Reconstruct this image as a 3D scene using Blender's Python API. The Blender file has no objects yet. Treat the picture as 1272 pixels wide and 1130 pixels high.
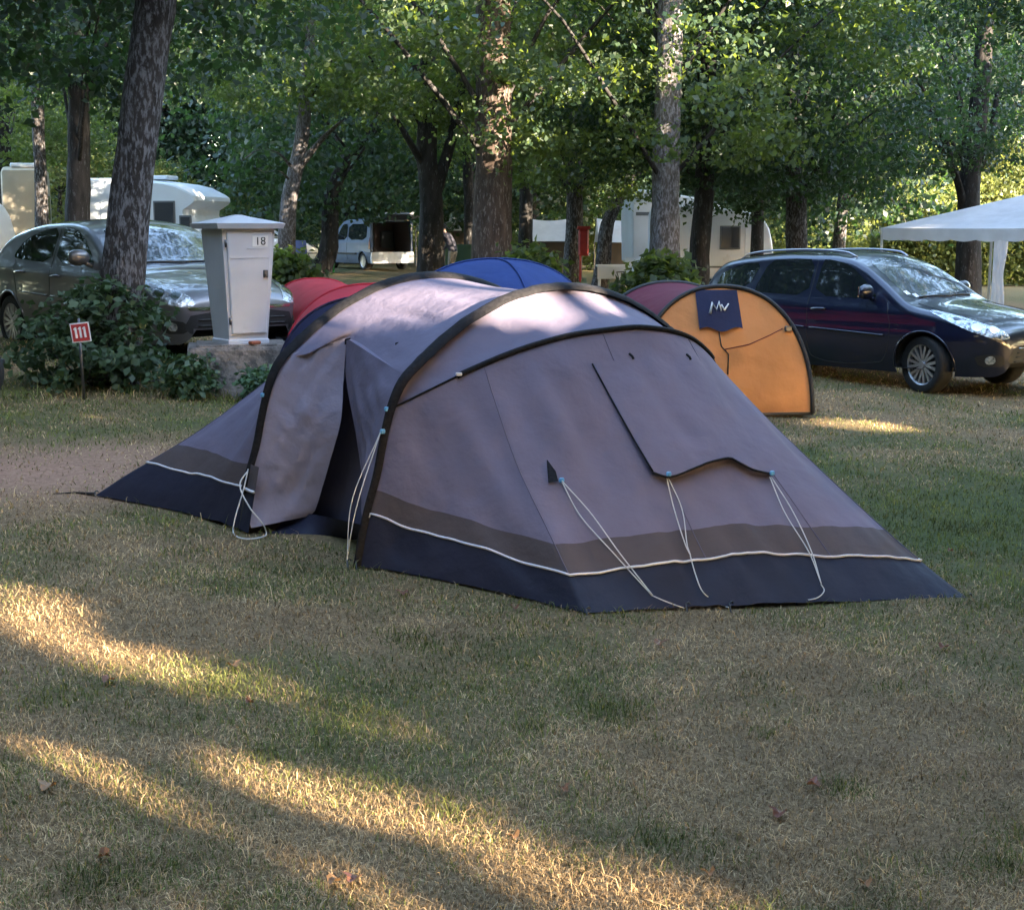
import bpy, bmesh, math, random
import numpy as np
from mathutils import Vector, Matrix
from mathutils.bvhtree import BVHTree

S = bpy.context.scene
C = S.collection
R = math.radians

# ------------------------------------------------------------------ camera, sky, sun, exposure
FPX, CAM_H, HORIZON, PW, PH = 1800.0, 1.65, 288.0, 1272, 1130
PITCH = math.atan((PH / 2 - HORIZON) / FPX)
cam_d = bpy.data.cameras.new('camera')
cam_d.sensor_fit = 'HORIZONTAL'
cam_d.sensor_width = 36.0
cam_d.lens = 36.0 * FPX / PW
cam_d.clip_start, cam_d.clip_end = 0.05, 2000
cam = bpy.data.objects.new('camera', cam_d)
C.objects.link(cam)
cam.location = (0, 0, CAM_H)
cam.rotation_euler = (math.pi / 2 - PITCH, 0, 0)
S.camera = cam

SUN_AZ = np.array([0.76, -0.65]); SUN_AZ = SUN_AZ / np.linalg.norm(SUN_AZ)   # towards the sun, on plan
SUN_EL = R(15)
world = bpy.data.worlds.new('World'); S.world = world
world.use_nodes = True
nt = world.node_tree
sky = nt.nodes.new('ShaderNodeTexSky')
sky.sky_type = 'NISHITA'; sky.sun_disc = False
sky.sun_elevation = SUN_EL
sky.sun_rotation = math.atan2(SUN_AZ[0], SUN_AZ[1])
sky.air_density = 1.0; sky.dust_density = 1.5
nt.links.new(sky.outputs[0], nt.nodes['Background'].inputs[0])
nt.nodes['Background'].inputs[1].default_value = 0.13
sun_d = bpy.data.lights.new('sun', 'SUN')
sun_d.energy = 3.9; sun_d.angle = R(0.4); sun_d.color = (1.0, 0.84, 0.62)
sun = bpy.data.objects.new('sun', sun_d); C.objects.link(sun)
SUN = Vector((SUN_AZ[0] * math.cos(SUN_EL), SUN_AZ[1] * math.cos(SUN_EL), math.sin(SUN_EL)))
sun.rotation_euler = SUN.to_track_quat('Z', 'Y').to_euler()
S.view_settings.view_transform = 'Standard'
S.view_settings.look = 'None'
S.view_settings.gamma = 1.0
S.view_settings.exposure = 4.15
try:
    S.cycles.max_bounces = 8; S.cycles.diffuse_bounces = 4; S.cycles.glossy_bounces = 3
    S.cycles.transmission_bounces = 4; S.cycles.sample_clamp_indirect = 6
    S.cycles.use_denoising = True
except Exception:
    pass

# ------------------------------------------------------------------ ground shape and photo-to-place helpers
def bump(x, y):
    return (0.010 * np.sin(1.7 * x + 0.6 * y) + 0.008 * np.sin(0.8 * x - 1.9 * y + 1) + 0.006 * np.sin(3.1 * x + 2.7 * y + 2)
            + 0.004 * np.sin(5.3 * x - 4.1 * y))
def G(x, y):
    return -0.33 * np.tanh(np.asarray(x) / 8.0) + 0.012 * np.clip(np.asarray(y) - 6, 0, 12)
def GZ(x, y):
    return float(G(x, y))
O = np.array([0, 0, CAM_H])
def ray(px, py):
    d = np.array([(px - PW / 2) / FPX, 1.0, -(py - PH / 2) / FPX])
    c, s = math.cos(PITCH), math.sin(PITCH)
    return np.array([d[0], d[1] * c + d[2] * s, -d[1] * s + d[2] * c])
def gp(px, py):
    r = ray(px, py); t = 5.0
    for _ in range(80):
        q = O + r * t
        t += (q[2] - GZ(q[0], q[1])) / (-r[2]) * 0.7
    return O + r * t
def at(px, py, y):
    r = ray(px, py)
    return O + r * (y / r[1])
def on_plane(px, py, P, n):
    r = ray(px, py)
    return O + r * (np.dot(np.asarray(P) - O, n) / np.dot(r, n))

# ------------------------------------------------------------------ mesh builder
class MB:
    def __init__(s): s.v, s.f = [], []
    def add(s, vs, fs):
        o = len(s.v)
        s.v += [tuple(float(c) for c in v) for v in vs]
        s.f += [tuple(i + o for i in f) for f in fs]
    def box(s, c, size, rz=0, taper=1.0, bev=0.0):
        hx, hy, hz = size[0] / 2, size[1] / 2, size[2] / 2
        cs, sn = math.cos(rz), math.sin(rz)
        b = min(bev, hx * .9, hy * .9)
        def ring(z, k):
            X, Y = hx * k, hy * k
            if b > 0:
                p = [(-X + b, -Y), (X - b, -Y), (X, -Y + b), (X, Y - b), (X - b, Y), (-X + b, Y), (-X, Y - b), (-X, -Y + b)]
            else:
                p = [(-X, -Y), (X, -Y), (X, Y), (-X, Y)]
            return [(c[0] + x * cs - y * sn, c[1] + x * sn + y * cs, c[2] + z) for x, y in p]
        lv = [(-hz, 1), (hz, taper)]
        if b > 0:
            bz = min(b, hz * .9)
            k0, k1 = 1 - b / hx * .6, taper * (1 - b / hx * .6)
            lv = [(-hz, k0), (-hz + bz, 1), (hz - bz, taper), (hz, k1)]
        rs = [ring(z, k) for z, k in lv]
        n = len(rs[0]); vs = [p for r in rs for p in r]
        fs = [tuple(reversed(range(n))), tuple(range((len(rs) - 1) * n, len(rs) * n))]
        for i in range(len(rs) - 1):
            for j in range(n):
                a, d = i * n + j, i * n + (j + 1) % n
                fs.append((a, d, d + n, a + n))
        s.add(vs, fs)
    def tube(s, pts, rad, n=8, cap=True, squash=None):
        pts = [Vector(p) for p in pts]
        m = len(pts)
        if not hasattr(rad, '__len__'): rad = [rad] * m
        up = None; vs = []
        for i, p in enumerate(pts):
            t = (pts[min(i + 1, m - 1)] - pts[max(i - 1, 0)])
            t = t.normalized() if t.length > 1e-9 else Vector((0, 0, 1))
            if up is None:
                up = Vector((0, 0, 1)) if abs(t.z) < .9 else Vector((1, 0, 0))
            x = up.cross(t)
            if x.length < 1e-6: x = Vector((1, 0, 0)).cross(t)
            x.normalize(); y = t.cross(x).normalized(); up = y
            for k in range(n):
                a = 2 * math.pi * k / n
                vs.append(p + (x * math.cos(a) + y * math.sin(a)) * rad[i])
        fs = []
        for i in range(m - 1):
            for k in range(n):
                a, b = i * n + k, i * n + (k + 1) % n
                fs.append((a, b, b + n, a + n))
        if cap:
            fs.append(tuple(reversed(range(n)))); fs.append(tuple(range((m - 1) * n, m * n)))
        s.add(vs, fs)
    def grid(s, rows, close=False):
        m, n = len(rows), len(rows[0])
        fs = []
        for i in range(m - 1):
            for j in range(n if close else n - 1):
                a, b = i * n + j, i * n + (j + 1) % n
                fs.append((a, b, b + n, a + n))
        s.add([p for r in rows for p in r], fs)
    def lathe(s, prof, n=24, c=(0, 0, 0), axis='z'):
        rows = []
        for r, h in prof:
            row = []
            for k in range(n):
                a = 2 * math.pi * k / n
                x, y, z = r * math.cos(a), r * math.sin(a), h
                if axis == 'y': x, y, z = x, h, y
                if axis == 'x': x, y, z = h, x, y
                row.append((c[0] + x, c[1] + y, c[2] + z))
            rows.append(row)
        s.grid(rows, close=True)
    def prism(s, poly, origin, r, u, d, depth):
        """polygon (p,q) in frame r,u at origin, extruded along d by depth"""
        o, r, u, d = Vector(origin), Vector(r), Vector(u), Vector(d)
        n = len(poly)
        vs = [o + r * p + u * q for p, q in poly] + [o + r * p + u * q + d * depth for p, q in poly]
        fs = [tuple(range(n)), tuple(reversed(range(n, 2 * n)))]
        for i in range(n):
            j = (i + 1) % n
            fs.append((i, i + n, j + n, j))
        s.add(vs, fs)

ORIG = {}
def link(name, me, mat, parent, smooth, rec=True):
    o = bpy.data.objects.new(name, me); C.objects.link(o)
    if mat is not None: me.materials.append(mat)
    if smooth:
        me.polygons.foreach_set('use_smooth', np.ones(len(me.polygons), dtype=bool))
    if parent is not None:
        o.parent = parent
        ORIG[o.name] = ORIG.get(parent.name, Vector((0, 0, 0)))
    return o
def build(name, mb, mat, parent=None, smooth=False, world=True, fix=True, sharp=None):
    og = ORIG.get(parent.name, Vector((0, 0, 0))) if (parent is not None and world) else Vector((0, 0, 0))
    me = bpy.data.meshes.new(name)
    me.from_pydata([(v[0] - og.x, v[1] - og.y, v[2] - og.z) for v in mb.v], [], mb.f)
    if fix:
        bm = bmesh.new(); bm.from_mesh(me)
        bmesh.ops.recalc_face_normals(bm, faces=bm.faces)
        bm.to_mesh(me); bm.free()
    me.update()
    o = link(name, me, mat, parent, smooth)
    if smooth and sharp is not None:
        try: me.set_sharp_from_angle(angle=R(sharp))
        except Exception: pass
    return o
def fast_mesh(name, V, F, col=None):
    """numpy mesh: V (n,3), F (m,k) with one k"""
    me = bpy.data.meshes.new(name)
    V = np.ascontiguousarray(V, dtype=np.float32); F = np.ascontiguousarray(F, dtype=np.int32)
    m, k = F.shape
    me.vertices.add(len(V)); me.vertices.foreach_set('co', V.ravel())
    me.loops.add(m * k); me.loops.foreach_set('vertex_index', F.ravel())
    me.polygons.add(m)
    me.polygons.foreach_set('loop_start', np.arange(0, m * k, k, dtype=np.int32))
    me.polygons.foreach_set('loop_total', np.full(m, k, dtype=np.int32))
    if col is not None:
        a = me.attributes.new('tone', 'FLOAT_COLOR', 'POINT')
        a.data.foreach_set('color', np.ascontiguousarray(col, dtype=np.float32).ravel())
    me.update(calc_edges=True)
    return me
def root(name, loc, label, cat, group=None, rz=0):
    o = bpy.data.objects.new(name, None); C.objects.link(o)
    o.location = [float(c) for c in loc]; o.rotation_euler = (0, 0, rz)
    o.empty_display_size = 0.3
    ORIG[o.name] = Vector(o.location)
    tag(o, label, cat, group)
    return o
def tag(o, label=None, cat=None, group=None, kind=None):
    if label: o['label'] = label
    if cat: o['category'] = cat
    if group: o['group'] = group
    if kind: o['kind'] = kind
    return o
def copy_tree(o, parent=None):
    c = o.copy(); C.objects.link(c)
    if parent is not None: c.parent = parent
    for ch in list(o.children): copy_tree(ch, c)
    return c

# ------------------------------------------------------------------ materials
def mat(name, col, rough=.6, metal=0.0, spec=.5, coat=0.0, sheen=0.0):
    m = bpy.data.materials.new(name); m.use_nodes = True
    b = m.node_tree.nodes['Principled BSDF']
    b.inputs['Base Color'].default_value = (*col, 1)
    b.inputs['Roughness'].default_value = rough
    b.inputs['Metallic'].default_value = metal
    b.inputs['Specular IOR Level'].default_value = spec
    b.inputs['Coat Weight'].default_value = coat
    b.inputs['Coat Roughness'].default_value = .04
    return m
def vary(m, scale=8.0, amount=.25, bump=.0, bscale=40.0, stretch=(1, 1, 1), rough_amt=0.0, second=None, thr=(.45, .6), sscale=6.0, detail=6.0, dist=.002):
    """surface colour variation, optional blotches of a second colour, and bump"""
    t = m.node_tree; N, L = t.nodes, t.links
    b = N['Principled BSDF']
    tc = N.new('ShaderNodeTexCoord'); mp = N.new('ShaderNodeMapping')
    mp.inputs['Scale'].default_value = stretch
    L.new(tc.outputs['Object'], mp.inputs['Vector'])
    n = N.new('ShaderNodeTexNoise'); n.inputs['Scale'].default_value = scale; n.inputs['Detail'].default_value = detail
    L.new(mp.outputs[0], n.inputs['Vector'])
    base = b.inputs['Base Color'].default_value[:3]
    r = N.new('ShaderNodeValToRGB')
    r.color_ramp.elements[0].position = .3; r.color_ramp.elements[1].position = .7
    r.color_ramp.elements[0].color = (*[c * (1 - amount) for c in base], 1)
    r.color_ramp.elements[1].color = (*[min(1, c * (1 + amount)) for c in base], 1)
    L.new(n.outputs['Fac'], r.inputs['Fac'])
    out = r.outputs['Color']
    if second is not None:
        n2 = N.new('ShaderNodeTexNoise'); n2.inputs['Scale'].default_value = sscale; n2.inputs['Detail'].default_value = 8; n2.inputs['Roughness'].default_value = .65
        L.new(mp.outputs[0], n2.inputs['Vector'])
        r2 = N.new('ShaderNodeValToRGB'); r2.color_ramp.elements[0].position = thr[0]; r2.color_ramp.elements[1].position = thr[1]
        L.new(n2.outputs['Fac'], r2.inputs['Fac'])
        mx = N.new('ShaderNodeMix'); mx.data_type = 'RGBA'
        L.new(r2.outputs['Color'], mx.inputs['Factor']); L.new(out, mx.inputs['A'])
        mx.inputs['B'].default_value = (*second, 1)
        out = mx.outputs['Result']
    L.new(out, b.inputs['Base Color'])
    if rough_amt:
        mr = N.new('ShaderNodeMapRange'); r0 = b.inputs['Roughness'].default_value
        mr.inputs['To Min'].default_value = max(.02, r0 - rough_amt); mr.inputs['To Max'].default_value = min(1, r0 + rough_amt)
        L.new(n.outputs['Fac'], mr.inputs['Value']); L.new(mr.outputs[0], b.inputs['Roughness'])
    if bump:
        nb = N.new('ShaderNodeTexNoise'); nb.inputs['Scale'].default_value = bscale; nb.inputs['Detail'].default_value = 8
        L.new(mp.outputs[0], nb.inputs['Vector'])
        bp = N.new('ShaderNodeBump'); bp.inputs['Strength'].default_value = bump; bp.inputs['Distance'].default_value = dist
        L.new(nb.outputs['Fac'], bp.inputs['Height']); L.new(bp.outputs[0], b.inputs['Normal'])
    return m
def fabric(name, col, trans=.12, bump=.5, amount=.10, rough=.75, tcol=None):
    """tent cloth: fine weave, soft creases, a little light through it"""
    m = mat(name, col, rough, spec=.25)
    t = m.node_tree; N, L = t.nodes, t.links; b = N['Principled BSDF']
    vary(m, 3.0, amount)
    tc = N.new('ShaderNodeTexCoord')
    n1 = N.new('ShaderNodeTexNoise'); n1.inputs['Scale'].default_value = 5; n1.inputs['Detail'].default_value = 5; n1.inputs['Distortion'].default_value = .15
    n2 = N.new('ShaderNodeTexNoise'); n2.inputs['Scale'].default_value = 420; n2.inputs['Detail'].default_value = 2
    L.new(tc.outputs['Object'], n1.inputs['Vector']); L.new(tc.outputs['Object'], n2.inputs['Vector'])
    b1 = N.new('ShaderNodeBump'); b1.inputs['Strength'].default_value = bump; b1.inputs['Distance'].default_value = .03
    b2 = N.new('ShaderNodeBump'); b2.inputs['Strength'].default_value = .35; b2.inputs['Distance'].default_value = .001
    L.new(n1.outputs['Fac'], b1.inputs['Height']); L.new(n2.outputs['Fac'], b2.inputs['Height'])
    L.new(b1.outputs[0], b2.inputs['Normal']); L.new(b2.outputs[0], b.inputs['Normal'])
    if trans:
        tr = N.new('ShaderNodeBsdfTranslucent'); tr.inputs['Color'].default_value = (*(tcol or col), 1)
        mx = N.new('ShaderNodeMixShader'); mx.inputs[0].default_value = trans
        L.new(b.outputs[0], mx.inputs[1]); L.new(tr.outputs[0], mx.inputs[2])
        L.new(mx.outputs[0], N['Material Output'].inputs['Surface'])
    return m
def leafmat(name, c0, c1, trans=.35, tc=(.25, .40, .05)):
    m = bpy.data.materials.new(name); m.use_nodes = True
    t = m.node_tree; N, L = t.nodes, t.links; b = N['Principled BSDF']
    g = N.new('ShaderNodeNewGeometry')
    oi = N.new('ShaderNodeObjectInfo')
    r = N.new('ShaderNodeValToRGB'); r.color_ramp.elements[0].color = (*c0, 1); r.color_ramp.elements[1].color = (*c1, 1)
    L.new(g.outputs['Random Per Island'], r.inputs['Fac'])
    hs = N.new('ShaderNodeHueSaturation')
    mr = N.new('ShaderNodeMapRange'); mr.inputs['To Min'].default_value = .7; mr.inputs['To Max'].default_value = 1.25
    L.new(oi.outputs['Random'], mr.inputs['Value']); L.new(mr.outputs[0], hs.inputs['Value'])
    mr2 = N.new('ShaderNodeMapRange'); mr2.inputs['To Min'].default_value = .475; mr2.inputs['To Max'].default_value = .515
    L.new(oi.outputs['Random'], mr2.inputs['Value']); L.new(mr2.outputs[0], hs.inputs['Hue'])
    L.new(r.outputs[0], hs.inputs['Color']); L.new(hs.outputs[0], b.inputs['Base Color'])
    b.inputs['Roughness'].default_value = .5; b.inputs['Specular IOR Level'].default_value = .35
    tr = N.new('ShaderNodeBsdfTranslucent'); tr.inputs['Color'].default_value = (*tc, 1)
    mx = N.new('ShaderNodeMixShader'); mx.inputs[0].default_value = trans
    L.new(b.outputs[0], mx.inputs[1]); L.new(tr.outputs[0], mx.inputs[2])
    L.new(mx.outputs[0], N['Material Output'].inputs['Surface'])
    return m
def blade_mat():
    m = bpy.data.materials.new('grass blades'); m.use_nodes = True
    t = m.node_tree; N, L = t.nodes, t.links; b = N['Principled BSDF']
    a = N.new('ShaderNodeAttribute'); a.attribute_name = 'tone'
    L.new(a.outputs['Color'], b.inputs['Base Color'])
    b.inputs['Roughness'].default_value = .65; b.inputs['Specular IOR Level'].default_value = .25
    tr = N.new('ShaderNodeBsdfTranslucent'); L.new(a.outputs['Color'], tr.inputs['Color'])
    mx = N.new('ShaderNodeMixShader'); mx.inputs[0].default_value = .25
    L.new(b.outputs[0], mx.inputs[1]); L.new(tr.outputs[0], mx.inputs[2])
    L.new(mx.outputs[0], N['Material Output'].inputs['Surface'])
    return m

M = {}
M['bark'] = vary(mat('bark', (.040, .034, .032), .9, spec=.2), 9, .45, .9, 26, (1, 1, .35), second=(.17, .165, .175), thr=(.48, .60), sscale=30, dist=.02)
M['barkpale'] = vary(mat('pale lichen bark', (.075, .065, .062), .9, spec=.2), 9, .45, .9, 26, (1, 1, .4), second=(.20, .19, .21), thr=(.46, .60), sscale=26, dist=.02)
M['barkbrown'] = vary(mat('brown bark', (.060, .042, .034), .9, spec=.2), 9, .45, .9, 24, (1, 1, .3), second=(.15, .125, .115), thr=(.54, .64), sscale=24, dist=.02)
M['barkdark'] = vary(mat('dark bark', (.028, .025, .024), .9, spec=.2), 7, .5, .9, 22, (1, 1, .3), second=(.09, .09, .095), thr=(.56, .66), sscale=20, dist=.02)
M['leaf'] = leafmat('green leaves', (.009, .024, .017), (.044, .072, .034), .32, (.30, .40, .06))
M['leafshade'] = leafmat('shade dark leaves', (.007, .019, .014), (.027, .048, .028), .22, (.12, .24, .05))  # darker copy of the green leaves, shade put into the colour
M['leafsunlit'] = leafmat('sunlit yellow green leaves', (.050, .080, .024), (.12, .145, .045), .32, (.32, .36, .08))  # sunlit look is put into the leaf colour itself
M['leafbush'] = leafmat('shrub leaves', (.034, .066, .036), (.078, .130, .060), .2, (.10, .2, .06))
M['leafdry'] = leafmat('dry leaves', (.14, .05, .02), (.28, .15, .08), .15, (.3, .12, .04))

# ------------------------------------------------------------------ ground
def vn(x, y, sc, seed):
    """smooth value noise 0..1"""
    rs = np.random.RandomState(seed); T = rs.rand(64, 64)
    x = np.asarray(x) * sc + 31.7; y = np.asarray(y) * sc + 17.3
    xi, yi = np.floor(x).astype(int), np.floor(y).astype(int)
    fx, fy = x - xi, y - yi
    fx, fy = fx * fx * (3 - 2 * fx), fy * fy * (3 - 2 * fy)
    g = lambda a, b: T[a % 64, b % 64]
    return (g(xi, yi) * (1 - fx) + g(xi + 1, yi) * fx) * (1 - fy) + (g(xi, yi + 1) * (1 - fx) + g(xi + 1, yi + 1) * fx) * fy
def blob(x, y, cx, cy, rx, ry):
    return np.exp(-(((x - cx) / rx) ** 2 + ((y - cy) / ry) ** 2))
def green(x, y):
    g = .29 + .55 * (vn(x, y, .45, 3) - .5) + .95 * (vn(x, y, 1.5, 5) - .5) + .45 * (vn(x, y, 4.5, 8) - .5)
    q = gp(1200, 640); g = g + 1.0 * blob(x, y, q[0] + .7, q[1] + .3, 2.5, 2.2)
    q = gp(60, 590); g = g - .8 * blob(x, y, q[0], q[1], .95, .9)
    q = gp(90, 510); g = g + .25 * blob(x, y, q[0], q[1], 1.6, .9)
    q = gp(150, 1060); g = g + .30 * blob(x, y, q[0], q[1], .8, .5)
    q = gp(220, 850); g = g + .28 * blob(x, y, q[0], q[1], .8, .35)
    g = g + .18 * np.clip((np.asarray(y) - 8) / 8, 0, 1)
    return np.clip(g, 0, 1)
def bare(x, y):
    q = gp(50, 585)
    return np.clip(1.2 * blob(x, y, q[0], q[1], 1.3, 1.1) + .3 * (vn(x, y, 2.1, 21) - .62), 0, 1)
def axis(lo, hi, a, b, fine, grow=1.22):
    pts = list(np.arange(a, b + fine / 2, fine)); s = fine
    while pts[-1] < hi: s *= grow; pts.append(pts[-1] + s)
    s = fine
    while pts[0] > lo: s *= grow; pts.insert(0, pts[0] - s)
    return np.array(pts)
gx, gy = axis(-600, 600, -8, 9, .14), axis(-300, 700, 2.5, 21, .14)
X, Y = np.meshgrid(gx, gy)
fade = np.exp(-np.clip(np.hypot(X, Y - 10) - 14, 0, 60) / 10)
Z = G(X, Y) + bump(X, Y) * fade
V = np.stack([X, Y, Z], -1).reshape(-1, 3)
nx, ny = len(gx), len(gy)
i = np.arange(nx * ny).reshape(ny, nx)
F = np.stack([i[:-1, :-1], i[:-1, 1:], i[1:, 1:], i[1:, :-1]], -1).reshape(-1, 4)
tone = np.stack([green(X, Y).ravel(), bare(X, Y).ravel(), np.zeros(X.size), np.ones(X.size)], -1)
me = fast_mesh('ground', V, F, tone)
mg = mat('dry lawn soil', (.1, .09, .05), .95, spec=.1)
t = mg.node_tree; N, L = t.nodes, t.links; b = N['Principled BSDF']
at_ = N.new('ShaderNodeAttribute'); at_.attribute_name = 'tone'
sep = N.new('ShaderNodeSeparateColor'); L.new(at_.outputs['Color'], sep.inputs[0])
tc = N.new('ShaderNodeTexCoord')
def nz(sc, det=6, rough=.6):
    n = N.new('ShaderNodeTexNoise'); n.inputs['Scale'].default_value = sc; n.inputs['Detail'].default_value = det; n.inputs['Roughness'].default_value = rough
    L.new(tc.outputs['Object'], n.inputs['Vector']); return n
def ramp(src, p0, c0, p1, c1):
    r = N.new('ShaderNodeValToRGB'); r.color_ramp.elements[0].position = p0; r.color_ramp.elements[1].position = p1
    r.color_ramp.elements[0].color = (*c0, 1); r.color_ramp.elements[1].color = (*c1, 1); L.new(src, r.inputs['Fac']); return r
def mix(fac, a, bb):
    m_ = N.new('ShaderNodeMix'); m_.data_type = 'RGBA'; L.new(fac, m_.inputs['Factor']); L.new(a, m_.inputs['A']); L.new(bb, m_.inputs['B']); return m_.outputs['Result']
straw = ramp(nz(60).outputs['Fac'], .35, (.11, .070, .038), .65, (.29, .195, .104))
grn = ramp(nz(45).outputs['Fac'], .35, (.042, .050, .021), .65, (.105, .118, .046))
soil = ramp(nz(30).outputs['Fac'], .3, (.22, .118, .078), .7, (.40, .235, .155))
addn = N.new('ShaderNodeMath'); addn.operation = 'MULTIPLY_ADD'
L.new(nz(5.0, 8, .7).outputs['Fac'], addn.inputs[0]); addn.inputs[1].default_value = .9
sub = N.new('ShaderNodeMath'); sub.operation = 'SUBTRACT'; L.new(sep.outputs[0], sub.inputs[0]); sub.inputs[1].default_value = .45
L.new(sub.outputs[0], addn.inputs[2])
col = mix(addn.outputs[0], straw.outputs[0], grn.outputs[0])
col = mix(sep.outputs[1], col, soil.outputs[0])
L.new(col, b.inputs['Base Color'])
bp = N.new('ShaderNodeBump'); bp.inputs['Strength'].default_value = .8; bp.inputs['Distance'].default_value = .02
L.new(nz(55, 8, .7).outputs['Fac'], bp.inputs['Height']); L.new(bp.outputs[0], b.inputs['Normal'])
tag(link('ground', me, mg, None, True), kind='structure')

# ------------------------------------------------------------------ grass blades
def in_poly(x, y, poly):
    c = np.zeros(len(x), dtype=bool); n = len(poly)
    for i in range(n):
        (x0, y0), (x1, y1) = poly[i], poly[(i + 1) % n]
        if y0 == y1: continue
        k = ((y0 > y) != (y1 > y)) & (x < (x1 - x0) * (y - y0) / (y1 - y0) + x0)
        c ^= k
    return c
ROUGH = []          # places where the mower does not reach
KEEP_OFF = []       # footprints (tents, plinth) where no grass grows
def grass(n, seed):
    rs = np.random.RandomState(seed)
    u = rs.rand(n)
    p = -.85                                   # more blades close to the camera
    y0, y1 = 3.0, 34.0
    y = (y0 ** p + u * (y1 ** p - y0 ** p)) ** (1 / p)
    x = (rs.rand(n) * 2 - 1) * (.38 * y + 1.9)
    g = green(x, y); bz = bare(x, y); weed = np.zeros(n)
    for (tx_, ty_, tr_) in ((1045, 975, .07), (1240, 1070, .06), (510, 800, .13), (330, 940, .07), (405, 932, .04), (1195, 660, .25), (760, 880, .12), (920, 722, .07), (565, 1012, .08), (820, 1045, .09), (120, 1100, .12), (60, 870, .10), (660, 905, .05), (1110, 850, .06), (240, 690, .12), (950, 905, .05)):
        q = gp(tx_, ty_); weed = np.maximum(weed, np.exp(-(((x - q[0]) / tr_) ** 2 + ((y - q[1]) / (tr_ * 1.1)) ** 2)))
    g = np.clip(g + .9 * weed * (.4 + vn(x, y, 14, 77)), 0, 1)
    keep = rs.rand(n) > bz * .85
    keep &= rs.rand(n) < .45 + .75 * vn(x, y, 3.5, 31)
    for poly in KEEP_OFF: keep &= ~in_poly(x, y, poly)
    x, y, g, weed = x[keep], y[keep], g[keep], weed[keep]; n = len(x)
    far = np.clip((y - 4) / 16, 0, 1)
    rough = np.zeros(n)
    for (rx_, ry_, rr_) in ROUGH: rough = np.maximum(rough, np.exp(-(((x - rx_) / rr_[0]) ** 2 + ((y - ry_) / rr_[1]) ** 2)))
    isg = rs.rand(n) < g * 1.05
    tuft = vn(x, y, 5.0, 12)
    h = (.015 + .034 * rs.rand(n) ** 1.6 + .03 * np.clip(tuft - .62, 0, 1) * isg) * (1 + .5 * far)
    h *= np.where(rs.rand(n) < .02, 2.1, 1.0) * (1 + 4.5 * rough * rs.rand(n)) * (1 + .7 * weed * rs.rand(n)) * np.where((rs.rand(n) < .004) & (y < 9), 2.2, 1.0)
    w = (.0009 + .0010 * rs.rand(n)) * (1 + 3.2 * far)
    lie = np.where(isg, .35 + .9 * rs.rand(n), .7 + 1.1 * rs.rand(n))       # lean: dry blades lie down
    az = rs.rand(n) * 2 * np.pi
    ca, sa = np.cos(az), np.sin(az)
    z = G(x, y) + bump(x, y) - .004
    d1, d2 = .45 * h * np.sin(lie * .5), h * np.sin(np.clip(lie, 0, 1.5))
    z1, z2 = .5 * h * np.cos(lie * .5) + .002, np.maximum(h * np.cos(np.clip(lie, 0, 1.5)), .006)
    yaw = rs.rand(n) * np.pi
    px, py = np.cos(yaw) * w, np.sin(yaw) * w
    P = np.zeros((n, 5, 3))
    P[:, 0] = np.stack([x - px, y - py, z], -1); P[:, 1] = np.stack([x + px, y + py, z], -1)
    P[:, 2] = np.stack([x + ca * d1 + px * .8, y + sa * d1 + py * .8, z + z1], -1)
    P[:, 3] = np.stack([x + ca * d1 - px * .8, y + sa * d1 - py * .8, z + z1], -1)
    P[:, 4] = np.stack([x + ca * d2, y + sa * d2, z + z2], -1)
    k = np.arange(n) * 5
    F = np.concatenate([np.stack([k, k + 1, k + 2], -1), np.stack([k, k + 2, k + 3], -1), np.stack([k + 3, k + 2, k + 4], -1)])
    r1 = rs.rand(n, 1)
    gc = np.array([.088, .106, .028]) * (1 - r1) + np.array([.225, .238, .064]) * r1
    dc = np.array([.225, .140, .072]) * (1 - r1) + np.array([.62, .435, .225]) * r1
    col = np.where(isg[:, None], gc * (1 - .35 * weed[:, None]), dc) * (.65 + .6 * rs.rand(n, 1)) * (.50 + .55 * vn(x, y, 7.0, 55) + .45 * vn(x, y, 2.2, 56))[:, None]
    col = np.concatenate([col, np.ones((n, 1))], 1)
    return P.reshape(-1, 3), F, np.repeat(col, 5, 0)

# ------------------------------------------------------------------ leaves, crowns, trees
def leaves_at(c, size, rs, up=.6, out=None, droop=0.0):
    """a diamond leaf, slightly folded, at every centre c (n,3) -> (n*4,3)"""
    n = len(c)
    nrm = rs.normal(size=(n, 3)) * .75; nrm[:, 2] += up
    if out is not None: nrm += out * .5
    nrm /= np.linalg.norm(nrm, axis=1, keepdims=True)
    a = rs.normal(size=(n, 3)); a[:, 2] -= droop
    a -= nrm * (a * nrm).sum(1, keepdims=True); a /= np.linalg.norm(a, axis=1, keepdims=True)
    b = np.cross(nrm, a)
    s = (size * (.65 + .7 * rs.rand(n)))[:, None]
    P = np.zeros((n, 4, 3))
    P[:, 0] = c - a * s * .5
    P[:, 1] = c + b * s * .36 + nrm * s * .10 + a * s * .05
    P[:, 2] = c + a * s * .55 - nrm * s * .06
    P[:, 3] = c - b * s * .36 + nrm * s * .10 + a * s * .05
    return P
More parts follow.
